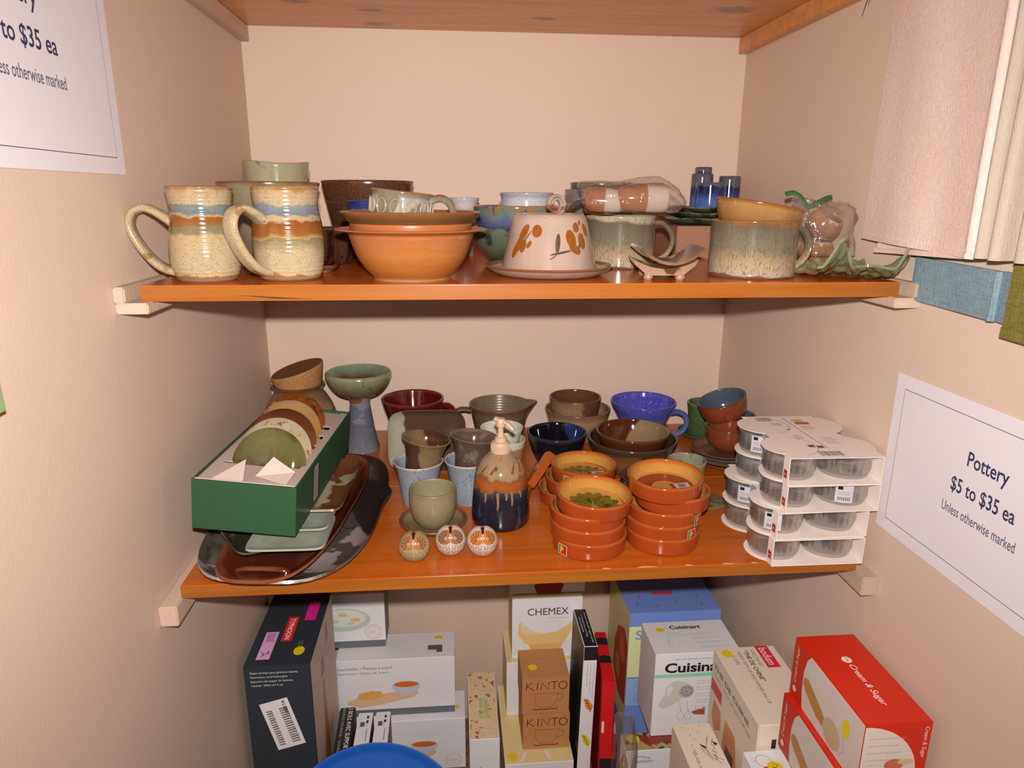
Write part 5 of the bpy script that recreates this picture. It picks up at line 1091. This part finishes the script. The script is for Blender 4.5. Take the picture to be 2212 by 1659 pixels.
# popcorn popper box
pm_ = glaze('popcorn_print', [(0, c(222, 190, 150, .72)), (1, c(222, 190, 150, .72))], .01, 60, None, .4, blotch=[(c(150, 85, 40, .72), 85, .58, .05), (c(238, 215, 180, .72), 60, .56, .05)])
B = Carton('popper_box', 'narrow popcorn patterned box standing between the snack boxes and the coffee boxes', (-.078, -.021), (-.278, -.085), (ZF, -.90), [whitec, pm_], faces=[0, 0, 0, 0, 0, 1])
T = B.f('topR'); gp_ = ink(110, 165, 60)
V, Fc = textmesh('calonel', .02)
Tu = Face(B.o, (B.w/2, -B.d/2, B.h), (0, 1, 0), (-1, 0, 0))
Tu.text('calonel', .055, .029, .058, .010, gp_, 2, bold=.01); Tu.text('popper', .055, .014, .058, .012, gp_, 2, bold=.01)
B.f('front').poly('corn_logo', [(.014, .105), (.020, .128), (.026, .118), (.044, .120), (.048, .105), (.044, .080), (.018, .080)], ink(60, 160, 200), 1)
# coffee boxes
kh = plain('khaki_card', W_(190, 172, 118), .6, .3, .03)
B1 = Carton('coffee_maker_box', 'low khaki topped box on the floor under the two kraft boxes', (-.009, .127), (-.26, -.03), (ZF, -.98), [whitec, kh], faces=[0, 0, 1, 1, 0, 1])
T = B1.f('top')
T.poly('white_stripe', [(.030, .006), (.036, .004), (.046, .028), (.040, .030)], whp, 1); T.poly('white_stripe', [(.088, .006), (.094, .008), (.086, .032), (.080, .030)], whp, 1)
T.ell('yellow_sticker', .016, .018, .010, .010, yst, 1)
B2 = Carton('coffee_maker_box', 'white box with khaki lid behind the two kraft boxes', (.004, .146), (-.128, -.012), (-.9795, -.848), [whitec, kh], faces=[0, 0, 1, 1, 0, 1])
B3 = Carton('filter_box', 'white coffee filter box with paper cone picture', (.016, .163), (-.115, -.02), (-.8475, -.706), [whitec, kh], faces=[0, 0, 1, 1, 0, 1])
F = B3.f('front'); w, h = B3.w, B3.h
F.text('CHEMEX', .032, h-.040, .086, .0165, ink(50, 48, 50), 2); F.rows(.045, h-.020, .062, 1, .003, .0016, ink(185, 185, 188), 2); F.rows(.078, h-.048, .045, 1, .003, .0014, ink(150, 150, 155), 2)
F.poly('filter_picture', [(.014, h-.060), (.012, h-.085), (.028, h-.108), (.110, h-.108), (.137, h-.055), (.136, h-.044), (.118, h-.064), (.095, h-.080), (.070, h-.084), (.045, h-.078), (.024, h-.060), (.018, h-.052)], ink(205, 175, 115), 1)
F.poly('filter_picture', [(.016, h-.056), (.020, h-.078), (.030, h-.086), (.070, h-.0845), (.045, h-.0775), (.026, h-.062), (.018, h-.052)], ink(225, 205, 165), 2)
F.poly('filter_picture', [(.034, h-.108), (.108, h-.108), (.095, h-.136), (.044, h-.136)], ink(190, 150, 90), 2)
B4 = Carton('filter_box', 'white box with dark kettle picture in the shade under the shelf', (.014, .170), (-.098, -.015), (-.7055, -.60), [whitec, kh], faces=[0, 0, 1, 1, 0, 0])
F = B4.f('front'); F.poly('kettle_picture', [(.055, 0), (.105, 0), (.112, .018), (.104, .026), (.118, .050), (.045, .050), (.056, .026), (.049, .018)], ink(130, 50, 30), 1)
def kinto(label, X, Y, Z, top=False):
    B = Carton('kraft_box', label, X, Y, Z, kraft, group='kraft cup boxes'); F = B.f('front'); w, h = B.w, B.h; bi = ink(50, 32, 26)
    a0, b0, wd, hh = .006, h-.026, w-.013, .0175
    F.line('lettering', [(a0+.002, b0), (a0+.003, b0+hh)], .0017, bi, 2); F.line('lettering', [(a0+.014, b0+hh), (a0+.0035, b0+hh*.52), (a0+.016, b0)], .0017, bi, 2)
    F.line('lettering', [(a0+.0235, b0), (a0+.0245, b0+hh)], .0017, bi, 2)
    F.line('lettering', [(a0+.031, b0), (a0+.032, b0+hh), (a0+.0455, b0), (a0+.0465, b0+hh)], .0017, bi, 2)
    F.line('lettering', [(a0+.050, b0+hh), (a0+.065, b0+hh)], .0017, bi, 2); F.line('lettering', [(a0+.0575, b0+hh), (a0+.057, b0)], .0017, bi, 2)
    F.line('lettering', [(a0+.0745+.0080*cos(2*PI*i/20), b0+hh*.5+.0088*sin(2*PI*i/20)) for i in range(20)], .0017, bi, 2, closed=True)
    F.line('cup_drawing', [(.024, h-.034), (.026, h-.054), (.034, h-.0665), (.058, h-.0665), (.068, h-.055), (.072, h-.034), (.048, h-.035)], .0007, bi, 2, closed=True)
    F.line('cup_drawing', [(.071, h-.037), (.080, h-.038), (.081, h-.046), (.075, h-.052), (.069, h-.052)], .0007, bi, 2, sub=4)
    F.line('saucer_drawing', [(.022, h-.068), (.023, h-.072), (.070, h-.071), (.070, h-.067)], .0018, bi, 2)
    if top:
        T = B.f('top'); T.ell('yellow_sticker', .024, .034, .009, .009, yst, 1); T.rows(.036, .060, .020, 1, .003, .0014, ink(125, 85, 50), 1)
kinto('lower kraft brown cup box with cup drawing', (.029, .123), (-.226, -.131), (-.9795, -.898))
kinto('upper kraft brown cup box with yellow dot on top', (.027, .121), (-.222, -.130), (-.8975, -.816), True)
# slim black and white kitchen box, red box, clear pack
blk_c = plain('black_carton', W_(30, 28, 30), .4)
B = Carton('slicer_box', 'slim black topped white box with food pictures leaning beside the filter box', (.1330, .1590), (-.255, -.131), (ZF, -.725), [whitec, blk_c], faces=[0, 0, 1, 1, 0, 1], tilt=(0, math.radians(1.2)))
F = B.f('front'); T = B.f('top'); w, h = B.w, B.h
F.rect('black_band', .0003, h-.030, w-.0006, .0295, blackp, 1)
Tr = Face(B.o, (B.w/2, -B.d/2, B.h), (0, 1, 0), (-1, 0, 0))
Tr.text('Use for waffles, appetizers, and more', .012, .004, .10, .005, whp, 2); Tr.text('Make your own desserts, or', .03, .0115, .075, .0045, whp, 2); Tr.text('sandwiches & more', .045, .018, .05, .004, whp, 2)
F2 = Face(B.o, (-B.w/2, -B.d/2, B.h), (0, 0, -1), (1, 0, 0))
F2.rows(.038, .020, .09, 1, .004, .0016, greyp, 2); F2.rows(.038, .014, .075, 1, .004, .0016, greyp, 2); F2.rows(.038, .008, .055, 1, .004, .0016, greyp, 2)
for (zz, m_, k2) in ((.115, ink(190, 120, 40), ink(90, 40, 20)), (.198, ink(200, 175, 50), ink(110, 95, 25))):
    p_ = F2.poly('food_picture', [(zz, .004), (zz+.022, .010), (zz+.032, .020), (zz+.018, .024), (zz+.002, .014)], m_, 2)
    for q in range(4): F2.line('food_detail', [(zz+.004+.006*q, .007+.003*q), (zz+.007+.006*q, .013+.0025*q)], .0022, k2, 3, p_)
redc = plain('red_carton', W_(178, 22, 24), .45, .35, .04)
B = Carton('red_slim_box', 'slim red box with black bands beside the black and white slim box', (.181, .204), (-.281, -.125), (ZF, -.785), redc, yaw=-.10)
T = B.f('top'); F = B.f('front'); w, d, h = B.w, B.d, B.h
for yy in (.055, .112): T.poly('black_band', [(0, yy), (w, yy), (w, yy+.020), (w*.5, yy+.024), (0, yy+.020)], blackp, 1)
F.rect('black_band', .0002, .045, w-.0004, .085, blackp, 1); F.rect('white_label', .0012, .190, .005, .026, ink(190, 170, 150), 1)
r = empty('clear_pack', (.186, -.405, ZF), 'clear plastic pack with amber contents beside the red slim box', 'package', rot=(0, 0, -.16))
cl2 = film('clear_stiff_plastic', (.97, .965, .96, 1), .05, .05, .08, (.6, .55, .52, 1), wr=0)
link('shell', boxmesh(.034, .085, .31, .004), cl2, r, smooth=40)
link('contents', blob(lambda s, v: Vector((.010*sin(PI*v)*cos(2*PI*s)*(1+.3*sin(9*v)), .034*sin(PI*v)*sin(2*PI*s), .15+.10*cos(PI*v)+.004*sin(12*s))), 24, 20), glaze('amber_contents', [(0, W_(110, 70, 45)), (.16, W_(140, 95, 55))], .03, 40, None, .15, blotch=[(W_(60, 60, 85), 35, .58)]), r, smooth=60)
# blue appliance box
B = Carton('appliance_box', 'large blue and yellow green appliance box in the back right', (.243, .429), (-.193, -.02), (ZF, -.70), [plain('blue_carton', W_(88, 118, 190), .5, .35, .04), plain('pale_yellow_side', W_(200, 185, 125), .5, .35, .04)], faces=[0, 0, 1, 0, 0, 0])
F = B.f('front'); w, h = B.w, B.h; Lf = B.f('left')
F.rect('green_panel', .0004, h-.148, w-.0008, .118, ink(200, 205, 130), 1); F.rect('sky_panel', .0004, h-.215, w-.0008, .066, ink(125, 165, 215), 1); F.line('panel_rule', [(0, h-.1485), (w*.3, h-.1485)], .0016, ink(60, 60, 130), 2)
F.text('SI', .014, h-.060, .020, .021, ink(95, 130, 185), 2, bold=.02); F.rows(.018, h-.160, .05, 3, .006, .0024, ink(95, 130, 185), 2); F.rows(.016, h-.190, .05, 4, .006, .0022, ink(95, 130, 185), 2)
T = B.f('top'); T.rect('brand_label', .062, .062, .045, .014, ink(170, 60, 80), 1); 
for a, b in ((.02, .03), (.06, .02), (.10, .035), (.15, .02), (.15, .05), (.03, .055)): T.line('print_mark', [(a, b), (a+.005, b+.003), (a+.003, b+.006)], .0016, ink(50, 65, 110), 1)
Lf.poly('produce_picture', [(.06, .20), (.11, .16), (.165, .17), (.168, .31), (.14, .335), (.09, .31), (.065, .26)], ink(165, 65, 40), 1); Lf.ell('produce_picture', .13, .28, .022, .03, ink(190, 100, 50), 2); Lf.ell('produce_picture', .10, .22, .02, .03, ink(150, 130, 60), 2)
Lf.rect('blue_panel', .0004, .0, B.d-.001, .12, ink(88, 118, 190), 1)
# hand mixer box on the small appliance box
B = Carton('chopper_box', 'white box with fruit and salad picture under the hand mixer box', (.204, .385), (-.353, -.311), (ZF, -.877), whitec)
T = B.f('top'); F = B.f('front'); w, d, h = B.w, B.d, B.h
fp = glaze('salad_photo_print', [(0, W_(150, 120, 85)), (1, W_(150, 120, 85))], .01, 40, None, .45, blotch=[(W_(120, 135, 50), 28, .52, .03), (W_(110, 40, 30), 30, .57, .03), (W_(60, 45, 35), 34, .60, .03), (W_(215, 195, 180), 26, .62, .03)])
T.rect('salad_photo', .0004, .0004, w-.001, d-.001, fp, 1); T.ell('yellow_sticker', .020, .028, .012, .010, yst, 2)
F.text('Fruehaim', .014, h-.028, .036, .009, ink(85, 100, 125), 2, shear=.2); F.line('logo_arc', [(.014, h-.018), (.024, h-.014), (.036, h-.015), (.046, h-.019)], .0012, ink(70, 60, 90), 2, sub=4)
F.rect('print_mark', .012, h-.052, .0016, .009, blackp, 2); F.rows(.017, h-.047, .024, 2, .005, .0016, ink(185, 170, 180), 2); p_ = F.rect('photo_print', .044, h-.054, .011, .013, ink(80, 75, 80), 2); F.ell('photo_detail', .049, h-.047, .003, .0035, ink(170, 165, 165), 3, p_, n=12)
F.text('EINST', .084, h-.028, .024, .005, ink(75, 80, 110), 2)
B = Carton('hand_mixer_box', 'white hand mixer box with green stripe', (.258, .416), (-.322, -.224), (-.8765, -.70), whitec)
F = B.f('front'); T = B.f('top'); w, d, h = B.w, B.d, B.h
F.rect('green_stripe', .0004, h-.050, w-.001, .0075, ink(105, 185, 150), 1)
F.text('Cuisinart', .018, h-.040, .124, .021, ink(28, 24, 32), 2, bold=.03); F.rows(.036, h-.013, .10, 1, .003, .0022, ink(150, 150, 165), 2)
for q in range(5): F.rows(.080, h-.060-.014*q, .05, 2, .005, .0018, ink(160, 160, 166), 2)
mx = ink(172, 170, 162); mx2 = ink(150, 147, 142)
F.poly('mixer_picture', [(.010, .068), (.018, .060), (.036, .066), (.052, .078), (.060, .090), (.068, .104), (.062, .114), (.044, .120), (.034, .117), (.024, .106), (.022, .092), (.014, .078)], mx, 1)
F.poly('mixer_handle_gap', [(.026, .104), (.032, .110), (.036, .104), (.030, .088), (.025, .088)], ink(215, 214, 218), 2)
F.ell('mixer_vent', .062, .096, .014, .014, mx2, 2); F.ell('mixer_vent', .062, .096, .0105, .0105, ink(120, 115, 118), 3)
for q in range(8): F.line('mixer_vent_slot', [(.062+.003*cos(q*PI/4), .096+.003*sin(q*PI/4)), (.062+.009*cos(q*PI/4), .096+.009*sin(q*PI/4))], .0012, ink(205, 200, 200), 4)
for xx in (.050, .064):
    F.line('whisk_picture', [(xx, .076), (xx+.004, .052)], .0010, ink(150, 148, 150), 2); F.line('whisk_picture', [(xx+.004, .054), (xx-.002, .044), (xx+.001, .034), (xx+.008, .034), (xx+.010, .046), (xx+.004, .054)], .0009, ink(150, 148, 150), 2, sub=3)
F.poly('cake_picture', [(.074, .050), (.100, .060), (.100, .042), (.080, .044)], ink(150, 70, 45), 1)
T.text('Cuisinart', .048, d-.026, .060, .011, ink(45, 35, 45), 2, bold=.03); T.ell('yellow_sticker', .028, d-.026, .0085, .007, yst, 1)
T.poly('mixer_picture', [(.030, .050), (.040, .066), (.052, .064), (.072, .054), (.074, .046), (.050, .052), (.036, .044)], ink(185, 183, 182), 1); T.line('whisk_picture', [(.036, .044), (.034, .030), (.030, .022), (.037, .020), (.038, .030)], .0010, ink(150, 148, 150), 2)
for q in range(4): T.rows(.078+.003*q, d-.042-.013*q, .06, 2, .004, .0014, ink(160, 158, 165), 2)
# tea set box with line drawing
cre = plain('cream_carton', W_(205, 190, 172), .55, .3, .02)
B = Carton('tea_for_one_box', 'small cream box with black line drawing in front of the mixer box', (.255, .318), (-.56, -.437), (ZF, -.75), cre)
T = B.f('topR'); w, d = B.w, B.d
for (a, b) in ((.008, .014), (.006, .044), (.024, .022), (.020, .036), (.034, .026), (.036, .045), (.046, .018), (.064, .020), (.056, .034)): T.ell('dot_print', a, b, .0009, .0009, blackp, 1, n=8)
T.text('TEA FOR ONE', .056, .014, .045, .005, ink(95, 85, 80), 2, shear=.1); T.text('Tea', .060, .046, .018, .005, ink(95, 85, 80), 2, shear=.3)
for pts in ([(.028, .050), (.040, .044), (.050, .040), (.062, .038), (.070, .040), (.086, .052)], [(.044, .032), (.056, .036), (.068, .044), (.080, .058)], [(.034, .056), (.046, .050), (.054, .052), (.060, .046)], [(.050, .030), (.060, .032), (.070, .038), (.080, .042)]): T.line('line_drawing', pts, .0007, ink(70, 60, 60), 2, sub=5)
T.poly('ink_blot', [(.044, .030), (.052, .034), (.055, .039), (.050, .038), (.046, .033)], blackp, 2); T.poly('ink_blot', [(.040, .052), (.050, .055), (.046, .060)], blackp, 2)
# teapot box
B = Carton('teapot_box', 'long cream teapot box with red brand label', (.337, .441), (-.565, -.385), (-.86, -.645), cre)
T = B.f('topR'); F = B.f('front'); Lf = B.f('left'); w, d, h = B.w, B.d, B.h
s_ = T.rect('brand_label', .0004, w-.034, .056, .022, ink(185, 30, 50), 1); T.text('bodum', .006, w-.030, .044, .014, whp, 2, s_, bold=.01)
T.text('5-PCS TEA SET', .010, .058, .044, .0062, ink(95, 80, 80), 2); T.text('\u201cTHE DE CHINE\u201d', .010, .045, .078, .0080, ink(45, 40, 42), 2, bold=.015)
T.text('TEAPOT WITH LID AND INFUSER 34oz 1.0l', .012, .034, .125, .0055, ink(90, 78, 78), 2); T.text('2 CUPS', .022, .022, .024, .0055, ink(90, 78, 78), 2)
T.rows(.070, .018, .030, 1, .003, .0009, ink(160, 150, 148), 2); T.ell('yellow_sticker', .016, .016, .010, .009, yst, 1)
F.text('1', .022, h-.042, .007, .016, blackp, 2, bold=.012)
Lf.text('THE DE CHINE', .010, h-.030, .14, .009, ink(90, 80, 80), 2, bold=.02); Lf.text('TEAPOT WITH LID AND INFUSER', .010, h-.044, .15, .006, ink(120, 110, 110), 2)
Lf.rect('red_panel', .004, h-.075, .045, .022, ink(180, 50, 50), 1); Lf.poly('teapot_picture', [(.02, h-.085), (.05, h-.088), (.055, h-.12), (.03, h-.14), (.015, h-.12)], ink(175, 115, 75), 1)
Lf.poly('tea_glass_picture', [(.070, h-.085), (.110, h-.085), (.125, h-.14), (.115, h-.19), (.075, h-.19), (.065, h-.14)], ink(180, 120, 75), 1); Lf.poly('tea_glass_picture', [(.078, h-.125), (.112, h-.125), (.112, h-.18), (.080, h-.18)], ink(95, 70, 65), 2)
Lf.line('cup_outline', [(.140, h-.10), (.160, h-.11), (.165, h-.14), (.155, h-.16)], .0012, ink(150, 140, 135), 2, sub=4)
# ring box
B = Carton('ring_box', 'small white box with ring drawing and red dot in front of the teapot box', (.315, .384), (-.69, -.569), (-.80, -.685), whitec)
T = B.f('topR'); w = B.w
T.line('ring_drawing', [(.020+.011*cos(2*PI*i/28), .022+.011*sin(2*PI*i/28)) for i in range(28)], .0007, ink(110, 100, 110), 2, closed=True)
s_ = T.ell('yellow_sticker', .032, .034, .0105, .0105, yst, 2.6); T.line('handwriting', [(.026, .032), (.030, .038), (.034, .032), (.031, .030), (.037, .036)], .0009, ink(90, 75, 30), 3.6, s_, sub=3)
T.ell('red_dot', .041, .023, .011, .011, ink(200, 30, 35), 1.6); T.rows(.012, .008, .012, 2, .003, .0008, ink(160, 150, 150), 1)
# cream and sugar boxes
redo = plain('orange_red_carton', c(190, 38, 13, .85), .42, .35, .04)
def cream_box(label, X, Y, Z):
    B = Carton('cream_sugar_box', label, X, Y, Z, redo, group='red cream and sugar boxes'); T = B.f('topR'); F = B.f('front'); Lf = B.f('left'); w, d, h = B.w, B.d, B.h
    wm = ink(225, 205, 195, .85); wp = ink(205, 192, 182, .85)
    T.text('Cream & Sugar', .064, .036, .075, .011, wm, 2, shear=.25, bold=.01)
    T.ell('logo_drop', .054, .042, .0065, .0065, wm, 2); T.line('logo_swirl', [(.050, .042), (.054, .044), (.057, .041)], .0012, ink(212, 42, 14, .85), 3)
    R_ = d*.70
    Lf.poly('white_arch', [(d-.0004, .0004), (d-.0004, h-.0008)]+[(d-R_+.018*0+ (1-cos(a))*0 + (R_-.001)*(1-sin(a))*1.0*.0, 0) for a in ()]+[(.045+(d-.045)*.0+.0, h-.0008), (.036, h*.86), (.031, h*.62), (.031, h*.30), (.036, .0004)], wp, 1)
    Lf.poly('cake_picture', [(.034, h*.55), (.044, h*.60), (.075, h*.44), (.090, h*.34), (.088, h*.18), (.070, h*.20), (.040, h*.36), (.033, h*.44)], ink(180, 125, 62, .85), 2)
    Lf.ell('jar_picture', .108, h*.26, .020, .019, ink(190, 165, 128, .85), 3); Lf.line('jar_outline', [(.120, h*.5), (.132, h*.44), (.136, h*.25), (.128, h*.12)], .0008, ink(165, 155, 150, .85), 3, sub=4)
    Lf.ell('yellow_sticker', .136, h*.62, .008, .013, ink(215, 190, 25, .85), 4)
    LU = B.f('leftU'); LU.text('Cream & Sugar', .024, d-.016, .056, .0075, wm, 2, shear=.25); LU.ell('logo_drop', .014, d-.013, .0045, .0045, wm, 2)
    F.poly('white_arch', [(.0006, .012), (.070, .016)]+[(.070*cos(a)*1.0, .016+(h-.019)*sin(a)) for a in [PI/2*i/12 for i in range(1, 12)]]+[(.0006, h-.003)], wp, 1)
    F.rows(.006, h-.020, .045, 4, .010, .0010, ink(165, 155, 148, .85), 2); F.rows(.004, .030, .026, 5, .004, .0009, ink(165, 155, 148, .85), 2)
    F.ell('cake_picture', .042, .030, .012, .008, ink(185, 100, 70, .85), 2); F.ell('cake_picture', .056, .034, .010, .004, ink(200, 165, 135, .85), 3)
    FR = B.f('frontR'); FR.text('Cream & Sugar', .006, w-.011, .044, .0070, wm, 2, shear=.2)
    F.ell('logo_drop', .016, .006, .005, .004, wm, 2, n=14); F.ell('logo_drop', .030, .006, .006, .004, wm, 2, n=14); F.ell('logo_drop', .046, .006, .005, .004, wm, 2, n=14)
cream_box('upper orange red cream and sugar box by the right wall', (.367, .450), (-.748, -.580), (-.5745, -.487))
cream_box('lower orange red cream and sugar box under the upper one', (.3585, .4415), (-.750, -.582), (-.6625, -.575))
carton = plain('brown_carton', W_(150, 105, 65), .75, .2, .05)
Carton('storage_carton', 'plain brown carton under the red cream and sugar boxes', (.390, .452), (-.75, -.60), (ZF, -.6632), carton)
Carton('storage_carton', 'plain brown carton under the hand mixer box', (.33, .41), (-.306, -.205), (ZF, -.8772), carton)
Carton('storage_carton', 'plain brown carton under the teapot box', (.330, .450), (-.56, -.39), (ZF, -.8605), carton)
Carton('storage_carton', 'plain brown carton under the small ring box', (.317, .382), (-.69, -.572), (ZF, -.8005), carton)
